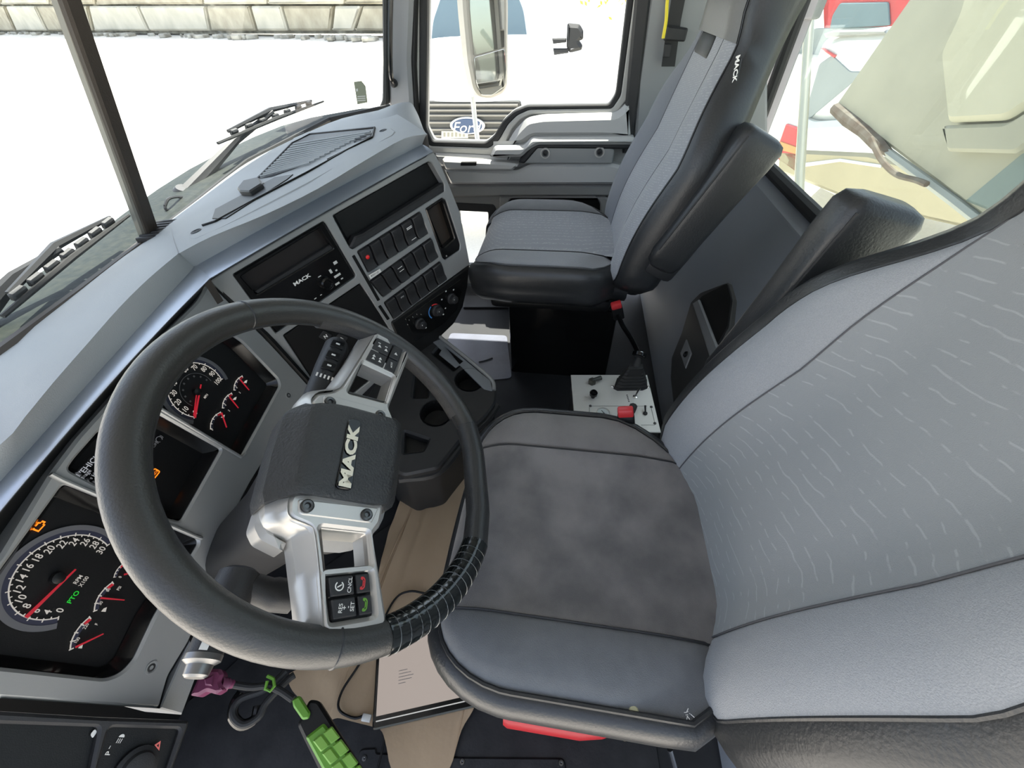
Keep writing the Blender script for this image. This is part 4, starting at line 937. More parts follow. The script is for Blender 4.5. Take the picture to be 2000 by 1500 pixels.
# column, shroud, stalks
col = thing('steering_shroud', 'dark steering column shroud behind the wheel hub', 'steering column', WC-WN*.12)
ct = lambda k: WC-WN*k+WH.u*-.012
prof = [(.070, .055), (.078, .085), (.068, .12), (.05, .20), (.045, .34)]
def oval(k, a, b, n=28, dx=0, dy=0): return [ct(k)+WH.u*(a*math.copysign(abs(math.cos(t))**.6, math.cos(t))+dx)+WH.v*(b*math.copysign(abs(math.sin(t))**.6, math.sin(t))+dy) for t in np.linspace(0, 2*math.pi, n, endpoint=False)]
part('upper_shroud', grid([oval(.045, .085, .070), oval(.05, .095, .078), oval(.085, .10, .080), oval(.10, .085, .07)], True), M_panel, col)
part('lower_shroud', grid([oval(.095, .080, .066), oval(.12, .092, .075), oval(.17, .075, .07), oval(.26, .06, .06), oval(.42, .055, .055)], True), M_dark, col)
part('silver_collar', plate(WH, [(512, 985), (540, 985), (545, 1040), (560, 1075), (512, 1050), (500, 1025)], off=-.02, t=.03, bev=.006, r=.004), M_silver, col)
stp = WH.off(-.075)
M_dsteel = mat('dull_steel', (.20, .20, .20), .35, metal=.9)
t = thing('turn_signal_stalk', 'black stalk with silver tip and white symbols sticking out below the wheel', 'stalk', stp.pt((450, 1170)))
part('arm', tube(smooth_path([stp.pt((570, 1165)), stp.pt((530, 1160)), stp.pt((490, 1150)), stp.pt((470, 1150))], 4), [.018]*5+[.016]*8, 12), M_dark, t)
a_, b_ = stp.pt((472, 1112)), stp.pt((392, 1296)); d = nz(b_-a_); L = np.linalg.norm(b_-a_)
part('grip', lathe(a_, d, [(0, 0), (.015, .0005), (.020, .004), (.021, .02), (.021, L*.50), (.0165, L*.60), (.0158, L*.72), (.0158, L*.92)], 24), M_dark, t)
part('tip', lathe(a_+d*L*.92, d, [(.0162, 0), (.0162, .005), (.0115, .008), (.0105, .016), (.008, .018), (0, .018)], 24), M_dsteel, t)
g = G(); cdir = nz(CAM-b_); cdir = nz(cdir-(cdir@d)*d); sdir = np.cross(d, cdir)
for k_, w_, h_ in ((.60, .006, .003), (.64, .004, .006), (.66, .008, .002), (.80, .007, .006), (.87, .007, .006)):
    g.add(*box(a_+d*L*k_+cdir*(.0164 if k_ > .7 else .0208)+sdir*(.003 if k_ > .7 else .008), (w_, h_, .0005), [sdir, d, cdir]))
part('stalk_symbols', g, M_white, t)
stp2 = WH.off(-.045)
t = thing('engine_brake_stalk', 'dark stalk with three buttons and white symbols by the upper spoke', 'stalk', stp2.pt((645, 715)))
a_, b_ = stp2.pt((618, 775)), stp2.pt((660, 672)); d = nz(b_-a_); L = np.linalg.norm(b_-a_)
part('grip', lathe(a_, d, [(.016, -.03), (.018, 0), (.0185, L*.3), (.0195, L*.5), (.0195, L*.93), (.016, L), (0, L)], 24), M_dark, t)
cdir = nz(CAM-b_); cdir = nz(cdir-(cdir@d)*d); sdir = np.cross(d, cdir)
for k_ in (.82, .60, .40):
    b = part('button', box(a_+d*L*k_+cdir*.0185, (.020, .016, .006), [sdir, d, cdir], .002), M_panel if 0 else M_black, t)
    part('button_symbol', box(a_+d*L*k_+cdir*.0218, (.006, .003, .0005), [sdir, d, cdir]), M_white, b)
g = G()
for k_ in range(5): g.add(*box(a_+d*L*.22+cdir*.0186+sdir*(-.011+.0055*k_), (.0025, .007, .0006), [sdir, d, cdir]))
part('stalk_symbols', g, M_white, t)
# ------------------------------------------------------------------ seats
M_seam = mat('seam_grey', (.07, .07, .075), .8)
def sm(t): t = min(1, max(0, t)); return t*t*(3-2*t)
def seat(name, label, O, lean, VL, mats, arm, backdx=0, bell=True):
    root = thing(name, label, 'seat', (O[0], O[1]+.2, 0), None)
    O = np.array(O, float); L = .435; YC = .13; hw = .25
    cc = .155; CB0 = mats.get('cb', .145)
    def Wd(y, sd=1):
        R_, a_ = (.16, .10) if sd > 0 else (.07, .06)
        w = hw-(a_*max(0, 1-max(y, 0)/R_)**1.5 if y < R_ else 0)
        if y > L-YC: k = (y-(L-YC))/YC; w = .25-(.25-.15)*(1-math.sqrt(max(0, 1-k*k)))
        return w
    def zt(x, y):
        w = Wd(y, x); z = .028*sm((abs(x)-.10)/.10)-.012*sm((.12-y)/.12)-.010*math.sin(min(1, max(0, y/.4))*math.pi)*(1-sm(abs(x)/.14))
        e = (w-abs(x))
        if e < .03: z -= .016*(1-max(0, e)/.03)**2
        if y > L-.09: k = (y-(L-.09))/.09; z -= .035*k*k
        return z
    ys = [-.05]+list(np.linspace(0, L-YC, 10))+[L-YC+YC*math.sin(k) for k in np.linspace(.12, math.pi/2, 9)]
    W_ = lambda p: O+p
    rows = [[W_(A(s*cc, y, zt(s*cc, y))) for s in np.linspace(-1, 1, 13)] for y in ys]
    for k, (dy, dz) in enumerate([(.010, -.014), (.014, -.035), (.010, -.07)]): rows.append([W_(A(s*cc*(1-.03*k), L+dy, zt(s*cc, L)+dz)) for s in np.linspace(-1, 1, 13)])
    cu = part('cushion_center', grid(rows), mats['center'], root, angle=60)
    for sg_ in (1, -1):
        rows = []
        for y in ys:
            w = Wd(y, sg_)
            if w <= cc+.002: w = cc+.002
            rows.append([W_(A(sg_*(cc+(w-cc)*t_), y, zt(cc+(w-cc)*t_, y)-(.003 if t_ == 0 else 0))) for t_ in (0, .08, .3, .55, .75, .9, 1)])
        if sg_ > 0: rows = [r[::-1] for r in rows]
        part('cushion_side', grid(rows), mats['side'] if sg_ < 0 else mats.get('side_far', mats['side']), root, angle=60)
        seam = [W_(A(sg_*cc, y, zt(cc, y)+.0005)) for y in ys]
        part('cushion_seam', tube(seam, .0018, 5), M_dark, cu)
    # leather border
    out = [(-Wd(y, -1), y) for y in ys]+[(x, L+.004*(1-(x/.15)**2)) for x in np.linspace(-.14, .14, 9)]+[(Wd(y), y) for y in ys[::-1]]
    cen = A(0, .15); rows = []
    for off, dz in ((-.004, .001), (.004, .003), (.014, -.001), (.022, -.012), (.026, -.03), (.025, -.055), (.020, -.075), (.021, -.078), (.016, -.105), (-.006, -.13), (-.06, -.14)):
        r_ = []
        for i, (x, y) in enumerate(out):
            a = A(*out[max(0, i-1)]); b = A(*out[min(len(out)-1, i+1)]); d = nz(b-a); n_ = A(-d[1], d[0])
            z = zt(x*.995, min(y, L)); 
            if abs(x) < .141 and y > L-.01 and dz > -.06: z -= .055; dzz = dz*.3
            else: dzz = dz
            r_.append(W_(A(x+n_[0]*off, y+n_[1]*off, z+dzz)))
        rows.append(r_)
    part('cushion_border', grid(rows), mats['border'], root, angle=50)
    pip = [W_(A(x*1.0, y, zt(x*.995, min(y, L))+.003)) for x, y in out if not (abs(x) < .141 and y > L-.01)]
    k = len(pip)//2
    for p_ in (pip[:k], pip[k:]): part('cushion_piping', tube(p_, .0035, 6), mats['border'], root)
    part('cushion_pan', box(O+A(0, .19, -.15), (.40, .40, .05), None, .02), M_black, root)
    # backrest
    ln = math.radians(lean); U = A(0, -math.sin(ln), math.cos(ln)); N = A(0, math.cos(ln), math.sin(ln)); B0 = O+A(backdx, 0, -.06)
    def wb(v):
        if v < .07: return .22+.07*math.sin(v/.07*math.pi/2)
        if v < .34: return .29
        if v < .66: return .29-.115*sm((v-.34)/.32)
        if v < .74: return .175-.015*sm((v-.66)/.08)
        k = min(1, (v-.74)/.20); return .160*math.sqrt(max(.02, 1-k**3))
    def cb(v): return CB0
    def dp(x, v):
        w = wb(v); d = mats.get('bh', .052)*sm((abs(x)-.08)/.13)*(1-sm((v-.42)/.2)) + .02*math.sin(min(1, max(0, v/.35))*math.pi)
        e = w-.036-abs(x)
        if e < .02: d -= .012*(1-max(-.03, e)/.02)
        d += .02*sm((v-.56)/.08)
        return d
    Pt = lambda x, v, d: B0+A(x, 0, 0)+U*v+N*d
    HV0 = mats.get('hv', .615); vs = list(np.linspace(0, VL, 40)); vi = [v for v in vs if v <= HV0+.02]
    inw = lambda v: wb(v)-mats.get('ew', .045)
    rows = [[Pt(s*min(cb(v), inw(v)), v, dp(s*cb(v), v)) for s in np.linspace(-1, 1, 13)][::-1] for v in vi]
    # keep room for the head slot
    part('back_center', grid(rows), mats['back'], root, angle=60)
    bc = None
    for sg_ in (1, -1):
        rows = []
        for v in vi:
            c0, c1 = min(cb(v), inw(v)), inw(v); c1 = max(c1, c0+.002)
            rows.append([Pt(sg_*(c0+(c1-c0)*t_), v, dp(c0+(c1-c0)*t_, v)-(.003 if t_ == 0 else 0)) for t_ in (0, .06, .3, .55, .8, 1)])
        if sg_ < 0: rows = [r[::-1] for r in rows]
        b_ = part('back_bolster', grid([r[::-1] for r in rows]), mats['bolster'] if sg_ > 0 else mats.get('bolster_near', mats['bolster']), root, angle=60)
        if not (sg_ < 0 and 'bolster_near' in mats): part('back_seam', tube([Pt(sg_*min(cb(v), inw(v)), v, dp(cb(v), v)+.0002) for v in vi], .0012, 5), M_seam, b_)
    # headrest face
    hv = [v for v in vs if v >= HV0]
    if len(hv) > 2:
        rows = [[Pt(s*inw(v), v, dp(s*inw(v), v)+.004) for s in np.linspace(-1, 1, 13)][::-1] for v in hv]
        hd = part('headrest', grid(rows), mats['head'], root, angle=60)
        sl_ = part('headrest_slot', box(Pt(.03, HV0-.018, dp(0, HV0-.02)-.009), (.15, .045, .024), [A(1, 0, 0), U, N], .006), M_black, hd, 'dark slot under the headrest')
    # leather edge and shell
    rows = []
    for v in vs:
        w = wb(v); r_ = []
        for s_ in (1,):
            pr = [(inw(v)-.004, dp(inw(v), v)-.001), (w-.022, dp(inw(v), v)-.001), (w-.004, dp(inw(v), v)-.014), (w+.002, -.03), (w, -.075), (w-.03, -.105), (w*.5, -.118), (0, -.12)]
        r_ = [Pt(x, v, d) for x, d in pr]+[Pt(-x, v, d) for x, d in pr[::-1][1:]]
        rows.append(r_)
    part('back_shell', grid(rows), mats['edge'], root, angle=50)
    for sg_ in (1, -1): part('back_piping', tube([Pt(sg_*(inw(v)-.001), v, dp(inw(v), v)+.0005) for v in vs], .0022, 5), mats['edge'], root)
    part('back_base', box(Pt(0, .0, -.055), (.40, .06, .10), [A(1, 0, 0), U, N], .03, 3), mats['edge'], root)
    return root, Pt, U, N
O1 = A(-.02, -.275, .47); O2 = A(.945, -.145, .57)
ds, PtD, UD, ND = seat('driver_chair', 'driver seat with worn stained grey cushion and large grey backrest', O1, 16.5, .80, dict(center=M_fabd, side=M_fabd2, side_far=M_fabfar, border=M_leath, back=M_fabp, bolster=M_fab, head=M_leath, edge=M_leath), 1, .0)
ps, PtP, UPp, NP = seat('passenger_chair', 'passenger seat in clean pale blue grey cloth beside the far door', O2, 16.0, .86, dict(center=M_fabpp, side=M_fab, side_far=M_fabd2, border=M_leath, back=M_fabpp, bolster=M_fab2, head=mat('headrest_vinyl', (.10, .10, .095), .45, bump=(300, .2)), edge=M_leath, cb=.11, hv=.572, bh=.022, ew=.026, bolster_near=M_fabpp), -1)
# clean seat brand tag on the passenger backrest edge
q = Plane(PtP(-.15, .55, .01), nz((-.55, .75, .25)))
ru2 = nz(q.pt((1440, 152))-q.pt((1446, 112)));
tg = part('side_tag', plate(q, [(1437, 112), (1447, 114), (1438, 158), (1428, 156)], off=.045, t=.004, bev=.001), M_black, ps)
part('tag_lettering', text('MACK', q.off(.047).pt((1438, 135)), -ru2 if 0 else ru2, np.cross(q.n, ru2), .009, sx=1.3, bold=.03), M_white, tg)
foam = mat('bare_foam', (.42, .40, .25), .9)
part('torn_foam', lathe(UZ(1238, 1388, .487), (0, .1, 1), [(.0065, -.003), (.005, -.0015), (0, -.001)], 12), foam, ds, 'small tear showing yellowish foam')
g = G(); rn = random.Random(8)
for k in range(9):
    p = UZ(1345+rn.uniform(-5, 5), 1394+rn.uniform(-6, 6), .485); g.add(*tube([p, p+A(rn.uniform(-.004, .004), rn.uniform(-.004, .004), .002)], .0004, 4))
part('frayed_thread', g, M_white, ds, 'tuft of pale loose thread')
def armrest(root, a, b, axx, w, th, m):
    """padded arm folded up beside the backrest, from pivot a to tip b; axx: depth direction"""
    a, b = np.array(a), np.array(b); d = nz(b-a); X = A(1, 0, 0); Dp = nz(axx-(axx@d)*d-(axx@X)*X); L = np.linalg.norm(b-a); rows = []
    def ringo(c, w_, t_): return [c+X*t_*math.copysign(abs(math.cos(q))**.38, math.cos(q))+Dp*w_*math.copysign(abs(math.sin(q))**.38, math.sin(q)) for q in np.linspace(0, 2*math.pi, 24, endpoint=False)]
    for k, s_, s2 in ((0, .2, .3), (.01, .55, .7), (.04, .82, .92), (.12, .95, 1), (.3, .92, 1), (.6, .95, 1), (.85, 1.04, 1), (.95, 1.03, .97), (.985, .9, .85), (1.0, .6, .5)):
        rows.append(ringo(a+d*L*k, w*s_, th*s2))
    V, F = grid(rows, True); n = 24; F += [tuple(reversed(range(n))), tuple((len(rows)-1)*n+i for i in range(n))]
    p = part('armrest', (V, F), m, root, angle=55)
    part('armrest_piping', tube([a+d*L*k+X*-th*.93+Dp*w*.80 for k in np.linspace(.15, .95, 10)], .0022, 5), M_rubber, p)
    part('armrest_pivot', box(a+Dp*-.01+d*.02, (.05, .09, .09), [X, Dp, d], .02), M_dark, root)
armrest(ps, UX(1283, 520, .665), UX(1496, 258, .665), NP, .050, .036, M_leath)
armrest(ds, UX(1405, 760, .30), UX(1735, 388, .31), ND, .058, .034, M_leath)
# pedestals
bx = box((.99, -.08, .20), (.36, .40, .42), None, .012)
part('pedestal', box((1.06, .0, .19), (.42, .13*2+.14, .40), None, .012), M_gloss, ps)
part('pedestal_line', box((.853, -.02, .335), (.006, .32, .006), None, .001), M_panel, ps)
part('suspension_base', box((-.02, -.06, .16), (.36, .34, .32), None, .02), M_black, ds)
def buckle(root_label, p, d, red_off, label, wd=.03):
    t = thing('seat_belt_buckle', label, 'buckle', p, 'seat belt buckles')
    d = nz(d); s_ = nz(np.cross(d, nz(CAM-np.array(p)))); n_ = np.cross(s_, d)
    part('body', box(np.array(p)-d*.028, (wd, .055, .02), [s_, d, n_], .005), M_black, t)
    part('press_button', box(np.array(p)+d*.006+n_*.0015, (wd*.92, .020, .0205), [s_, d, n_], .004), M_redp, t, 'red press button')
    return t
bk = buckle('b', UX(1204, 598, .70), (-.2, .3, .9), 0, 'red and black buckle on a stalk at the passenger seat', .034)
part('stalk', tube(smooth_path([UX(1206, 612, .70), UX(1216, 635, .71), UX(1232, 660, .72), UX(1246, 690, .73), UX(1250, 720, .74)], 4), .008, 8), M_gloss, bk)
buckle('b', UX(1222, 808, .235), (.25, .2, .9), 0, 'red and black buckle between driver seat and steel control box', .036)
# passenger seat belt, retractor at the pillar
bt = thing('seat_belt', 'black seat belt with guide loop hanging at the passenger door pillar', 'seat belt', UX(1310, 60, 1.46))
part('webbing', plate(DP, [(1322, -60), (1350, -60), (1330, 40), (1318, 130), (1292, 130), (1304, 40)], off=.06, t=.003, bev=0), M_rubber, bt)
part('guide_loop', plate(DP, [(1304, 50), (1345, 55), (1338, 82), (1296, 80)], off=.075, t=.02, bev=.005, r=.006), M_dark, bt)
part('slack_cord', tube(smooth_path([UX(1308, -40, 1.42), UX(1303, 5, 1.42), UX(1301, 40, 1.42), UX(1295, 75, 1.42)], 4), .005, 6), M_yellow, bt, 'yellow cord')
part('anchor', plate(DP, [(1298, 86), (1312, 86), (1308, 112), (1296, 112)], off=.072, t=.01, bev=.002, r=.003), M_dark, bt)
# ------------------------------------------------------------------ rear wall pocket panel, steel control box
RWP = Plane((.6, WPROF[1][0], WPROF[1][1]), nz((0, .485, .205)))
M_pocket = mat('pocket_charcoal', (.05, .05, .048), .5)
t = thing('storage_panel', 'dark molded storage pocket on the rear wall between the seats', 'storage pocket', RWP.pt((1370, 700)))
part('panel', plate(RWP, [(1310, 700), (1330, 650), (1348, 590), (1368, 570), (1420, 550), (1430, 585), (1424, 640), (1395, 720), (1350, 790), (1318, 830), (1308, 740)], off=.02, t=.03, bev=.006, r=.01), M_pocket, t)
part('pocket_mouth', plate(RWP, [(1371, 578), (1420, 553), (1428, 585), (1420, 640), (1392, 690), (1362, 590)], off=.024, t=.006, bev=.001, r=.008), M_black, t)
part('pocket_rim', plate(RWP, [(1352, 592), (1364, 584), (1405, 690), (1392, 716)], off=.032, t=.012, bev=.004, r=.003), M_panel, t)
sk = part('socket_plate', plate(RWP, [(1328, 690), (1340, 662), (1350, 690), (1338, 720)], off=.024, t=.006, bev=.002, r=.003), M_panel, t)
part('socket', lathe(RWP.off(.026).pt((1339, 692)), RWP.n, [(.012, 0), (.010, .003), (.007, -.002), (0, -.002)], 16), M_black, sk)

KP = Plane((.45, -.12, .25), (0, 0, 1), (1, 0, 0))
kb = thing('control_box', 'brushed steel control box with joystick standing between the two seats', 'control box', (KP.P[0], KP.P[1], 0))
top = [(1115, 732), (1262, 732), (1291, 842), (1250, 844), (1150, 843), (1123, 812)]
tq = [KP.uv(q) for q in ((1115, 732), (1264, 732), (1291, 844))]; tq.append((tq[0][0]+tq[2][0]-tq[1][0], tq[0][1]+tq[2][1]-tq[1][1]-.006))
part('top_plate', prism(KP, tq, (), .004, .001, True), M_steel, kb)
part('box_body', prism(KP.off(-.004), inset(tq if area2(tq) > 0 else tq[::-1], .004), (), .246, .0), M_dark, kb)
def rod(a, b, r): return tube([a, b], r, 10)
# joystick on a rubber bellows
jb = KP.pt((1230, 748)); X, Y, Z = A(1, 0, 0), A(0, 1, 0), A(0, 0, 1)
jq = [KP.pt(q) for q in ((1198, 763), (1263, 762), (1262, 738), (1208, 735))]; jc = np.mean(jq, axis=0)
rows = []
for k in range(15):
    s_ = (1-k/15*.62)*(1.0+.05*(1 if k % 2 == 0 else -1)); h = k*.0055
    rows.append([jc+(np.array(p)-jc)*s_+Z*h for p in jq])
rr_ = [[p for i in range(4) for p in (r[i]*.86+r[(i+1) % 4]*.14, r[i]*.14+r[(i+1) % 4]*.86)] for r in rows]
V, F = grid(rr_, True); n = 8; F.append(tuple((len(rr_)-1)*n+i for i in range(n)))
js = part('joystick_boot', (V, F), M_rubber, kb)
tip = UA(1250, 690, 'y', jc[1]-.01)
jd = nz(tip-(jc+Z*.075)); L = np.linalg.norm(tip-(jc+Z*.075))
part('joystick_shaft', lathe(jc+Z*.07, jd, [(.012, 0), (.012, .02), (.009, .03), (.009, L*.75), (.014, L*.78), (.014, L*.84), (.011, L*.86)], 16), M_rubber, js)
part('joystick_knob', lathe(jc+Z*.07, jd, [(.012, L*.84), (.022, L*.88), (.022, L*1.1), (.018, L*1.13), (.018, L*1.14)], 20), M_gloss, js)
part('joystick_cap', lathe(jc+Z*.07, jd, [(.0165, L*1.135), (.0155, L*1.17), (0, L*1.18)], 18), M_chrome, js)
for q in ((1196, 755), (1266, 756)): part('boot_screw', lathe(KP.pt(q), Z, [(.005, 0), (.005, .002), (.002, .004), (0, .004)], 10), M_chrome, kb)
# hex selector with handle
c = KP.pt((1156, 748)); s_ = part('selector_valve', lathe(c, Z, [(.013, 0), (.013, .012), (.010, .016), (0, .016)], 6), mat('bronze_grey', (.10, .10, .085), .4, metal=.7), kb)
part('handle', tube([c+Z*.012, c+Z*.012+nz(KP.pt((1178, 741))-c)*.032], [.006, .0075], 10), mat('handle_grey', (.08, .085, .075), .45, metal=.5), s_)
c = KP.pt((1158, 776)); part('push_knob', lathe(c, Z, [(.006, 0), (.006, .008), (.012, .012), (.0125, .022), (.009, .027), (0, .028)], 18), M_gloss, kb)
c = KP.pt((1178, 808)); gg = part('pressure_gauge', lathe(c, Z, [(.021, 0), (.021, .006), (.0185, .0085), (.017, .006), (.0168, .004), (0, .004)], 28), M_steel, kb)
part('gauge_dial', lathe(c+Z*.0042, Z, [(.0166, 0), (0, .0003)], 24), mat('dial_pale', (.50, .55, .55), .4), gg)
part('gauge_needle', box(c+Z*.0054+X*.001, (.018, .0015, .0006), [nz((.8, .6, 0)), nz((-.6, .8, 0)), Z]), M_black, gg)
c = KP.pt((1216, 806)); gg = part('pressure_gauge', lathe(c, Z, [(.014, 0), (.014, .005), (.012, .006), (.011, .004), (0, .004)], 24), M_steel, kb)
c = KP.pt((1234, 803)); part('hex_knob', lathe(c, Z, [(.011, 0), (.012, .012), (.012, .024), (.010, .026), (0, .026)], 8), M_dark, kb)
c = KP.pt((1240, 776)); tg = part('toggle_switch', lathe(c, Z, [(.007, 0), (.007, .004), (.004, .005), (0, .006)], 12), M_chrome, kb); part('lever', tube([c+Z*.005, c+A(.012, -.010, .030)], [.0025, .004], 8), M_chrome, tg)
c = KP.pt((1260, 808)); tg = part('lever_switch', lathe(c, Z, [(.0065, 0), (.0065, .004), (.003, .006), (0, .006)], 12), M_dark, kb); part('lever', tube([c+Z*.004, c+A(.022, 0, .012)], [.0022, .003], 8), M_black, tg)
for q in ((1153, 793), (1272, 795), (1279, 827)): part('screw', lathe(KP.pt(q), Z, [(.0045, 0), (.004, .002), (.0018, .0026), (0, .002)], 10), M_screw, kb)
tl = part('tape_label', plate(KP, [(1221, 769), (1227, 768), (1231, 785), (1225, 786)], off=.0008, t=.0006, bev=0), M_white, kb)
g = G()
for k in range(5): g.add(*plate(KP, [(1223+.9*k, 771+3*k), (1226+.9*k, 771+3*k), (1226.4+.9*k, 772.4+3*k), (1223.4+.9*k, 772.4+3*k)], off=.0014, t=.0004, bev=0))
part('label_print', g, M_black, tl)
g = G()
for pa, pb in (((1151, 795), (1151, 812)), ((1153, 793), (1264, 793)), ((1272, 798), (1279, 826)), ((1252, 830), (1279, 830))): g.add(*tube([KP.off(.0004).pt(pa), KP.off(.0004).pt(pb)], .0006, 4))
part('engraved_frame', g, M_screw, kb)

# ------------------------------------------------------------------ things on the floor
FP0 = Plane((0, .2, .0), (0, 0, 1), (1, 0, 0))
solo('rubber_floor_mat', plate(FP0, [(450, 1300), (640, 1100), (960, 900), (1180, 880), (1240, 1180), (1300, 1560), (300, 1560), (330, 1400)], off=.008, t=.008, bev=.003, r=.02), M_mat, 'worn black rubber mat on the driver side floor', 'floor mat')
solo('floor_mat', plate(FP0, [(880, 650), (990, 655), (1000, 738), (925, 745), (868, 680)], off=.004, t=.004, bev=.001, r=.02), mat('floor_sheet_blue', (.09, .095, .12), .35, noise=(9, .3, (.13, .14, .18)), bump=(60, .3)), 'bluish worn vinyl floor sheet by the passenger door', 'floor mat')
solo('step_plate', plate(FP0, [(905, 577), (1000, 577), (1000, 600), (905, 600)], off=.010, t=.01, bev=.002), M_dark, 'dark ribbed step plate at the foot of the passenger door', 'step plate')
solo('cable_tie', tube(smooth_path([FP0.off(.008).pt(q) for q in ((935, 707), (948, 704), (962, 699))], 3), .003, 6), M_black, 'short black cable tie lying on the bluish floor sheet', 'cable tie')
pp_ = [(800, 950), (850, 912), (900, 862), (985, 845), (1000, 1000), (985, 1150), (950, 1290), (930, 1385), (905, 1420), (880, 1510), (768, 1510), (760, 1455), (752, 1425), (700, 1412), (662, 1402), (640, 1415), (612, 1385), (578, 1350), (570, 1320), (640, 1290), (700, 1240), (740, 1150), (760, 1050)]
f = FP0; po = roundp([f.uv(q) for q in pp_], .02, 3)
def wavy():
    bm = bmesh.new(); V, F = prism(f.off(.024), po, (), .002, 0)
    vs = [bm.verts.new(v) for v in V]
    for q in F:
        try: bm.faces.new([vs[i] for i in q])
        except ValueError: pass
    for _ in range(3): bmesh.ops.subdivide_edges(bm, edges=[e for e in bm.edges if e.calc_length() > .035], cuts=1, use_grid_fill=True)
    bmesh.ops.triangulate(bm, faces=bm.faces[:])
    rn = random.Random(3)
    for v in bm.verts: v.co.z += .004*math.sin(v.co.x*31+v.co.y*17)+.0025*math.sin(v.co.x*67-v.co.y*53)
    bm.verts.index_update(); r_ = [tuple(v.co) for v in bm.verts], [tuple(v.index for v in q.verts) for q in bm.faces]; bm.free(); return r_
solo('paper_floor_mat', wavy(), M_paper, 'crumpled brown paper mat on the driver floor under the wheel', 'paper mat', angle=60)
# tablet with cable
TB = Plane((0, .3, .045), (0, 0, 1), (1, 0, 0))
tb = thing('tablet', 'black tablet with a pale lit screen lying on brown paper at the seat front', 'tablet', TB.pt((830, 1330)))
q3 = [(723, 1428), (712, 1275)]
c00, c01 = TB.uv((726, 1427)), TB.uv((715, 1277)); c10 = TB.uv((948, 1376))
e1 = nz(A(*c10)-A(*c00)); e2 = A(-e1[1], e1[0]); s_ = 1 if (A(*c01)-A(*c00))@e2 > 0 else -1; e2 = e2*s_
Wt, Ht = np.linalg.norm(A(*c10)-A(*c00))+.02, .165
def TQ(x0, y0, x1, y1): return [tuple(A(*c00)+e1*x+e2*y) for x, y in ((x0, y0), (x1, y0), (x1, y1), (x0, y1))]
part('case', prism(TB, roundp(TQ(0, 0, Wt, Ht), .008), (), .012, .003, True), M_gloss, tb)
part('screen', prism(TB.off(.0008), TQ(.008, .022, Wt-.008, Ht-.008), (), .0006, 0), E_screen, tb, 'pale pinkish lit screen')
part('task_bar', prism(TB.off(.0008), TQ(.008, .0125, Wt-.008, .0145), (), .0006, 0), emit('taskbar_light', (.8, .8, .8), .5), tb)
g = G()
for k in range(5): g.add(*prism(TB.off(.0014), TQ(.055, .095-.006*k, .055+[.02, .028, .034, .03, .016][k], .0962-.006*k), (), .0002, 0))
part('screen_text', g, mat('screen_grey_text', (.25, .22, .2), .5), tb)
cab = thing('tablet_cable', 'thin black cable looping from the tablet across the brown paper', 'cable', TB.pt((690, 1330)))
part('wire', tube(smooth_path([FP0.off(.03).pt(q) for q in ((835, 1160), (800, 1155), (770, 1172), (735, 1240), (700, 1300), (668, 1350), (662, 1385), (690, 1402), (712, 1398))], 6), .0028, 8), M_black, cab)
part('plug', box(TB.off(-.006).pt((716, 1402)), (.014, .02, .008), None, .002), M_steel, cab)
solo('charging_wire', tube(smooth_path([FP0.off(.022).pt(q) for q in ((752, 1432), (748, 1460), (738, 1500), (728, 1540))], 5), .0025, 6), M_black, 'thin black wire running down below the tablet corner', 'wire')
# green diagnostic adapter and magenta plug
AP = Plane((-.3, .40, .19), nz((0, -.25, .97)), (1, 0, 0))
ad = thing('diagnostic_adapter', 'green and black diagnostic adapter box hanging on a cable', 'adapter', AP.pt((630, 1440)))
def OQ(px): return px
part('adapter_body', plate(AP, [(580, 1416), (604, 1366), (622, 1368), (706, 1500), (740, 1560), (650, 1560), (594, 1446)], off=.0, t=.03, bev=.005, r=.006), M_black, ad)
part('adapter_sleeve', plate(AP, [(596, 1440), (632, 1412), (700, 1498), (738, 1560), (660, 1560)], off=.006, t=.03, bev=.004, r=.004), M_green, ad)
for k in range(5):
    o0 = A(608, 1447)+A(25, 35)*k*.72; a_ = A(22, -17); b_ = A(15.5, 21)
    for j in range(2):
        s0 = o0+a_*(j*.92)
        part('sleeve_block', plate(AP, [s0+a_*.06+b_*.06, s0+a_*.86+b_*.06, s0+a_*.86+b_*1.1, s0+a_*.06+b_*1.1], off=.010, t=.006, bev=.0022, r=.002), mat('green_block', (.20, .40, .06), .4) if (k, j) == (0, 0) else bpy.data.materials['green_block'], ad)
part('adapter_plug', plate(AP, [(570, 1366), (584, 1358), (606, 1392), (602, 1404), (590, 1406), (572, 1380)], off=.008, t=.02, bev=.003, r=.003), M_green, ad)
CB = AP.off(.012)
part('adapter_cable', tube(smooth_path([CB.pt(q) for q in ((450, 1336), (490, 1342), (520, 1340), (545, 1348), (572, 1366))], 5), .006, 10), M_rubber, ad)
part('cable_loop', tube(smooth_path([CB.off(-.02).pt(q) for q in ((560, 1310), (520, 1345), (470, 1365), (455, 1395), (475, 1415), (505, 1400), (520, 1372), (560, 1330), (575, 1318))], 6), .0065, 10), M_rubber, ad)
part('cable_tie', tube([CB.off(.006).pt(q) for q in ((522, 1320), (534, 1326), (536, 1340), (528, 1350), (518, 1346), (522, 1330))], .003, 6), M_green, ad)
mp = thing('diagnostic_plug', 'dull magenta diagnostic plug under the left end of the dash', 'plug', AP.off(.05).pt((405, 1330)))
MP_ = AP.off(.045)
part('plug_body', plate(MP_, [(370, 1358), (388, 1318), (400, 1306), (430, 1306), (436, 1316), (430, 1330), (436, 1346), (420, 1356), (402, 1350), (385, 1360)], off=0, t=.03, bev=.005, r=.003), M_mag, mp)
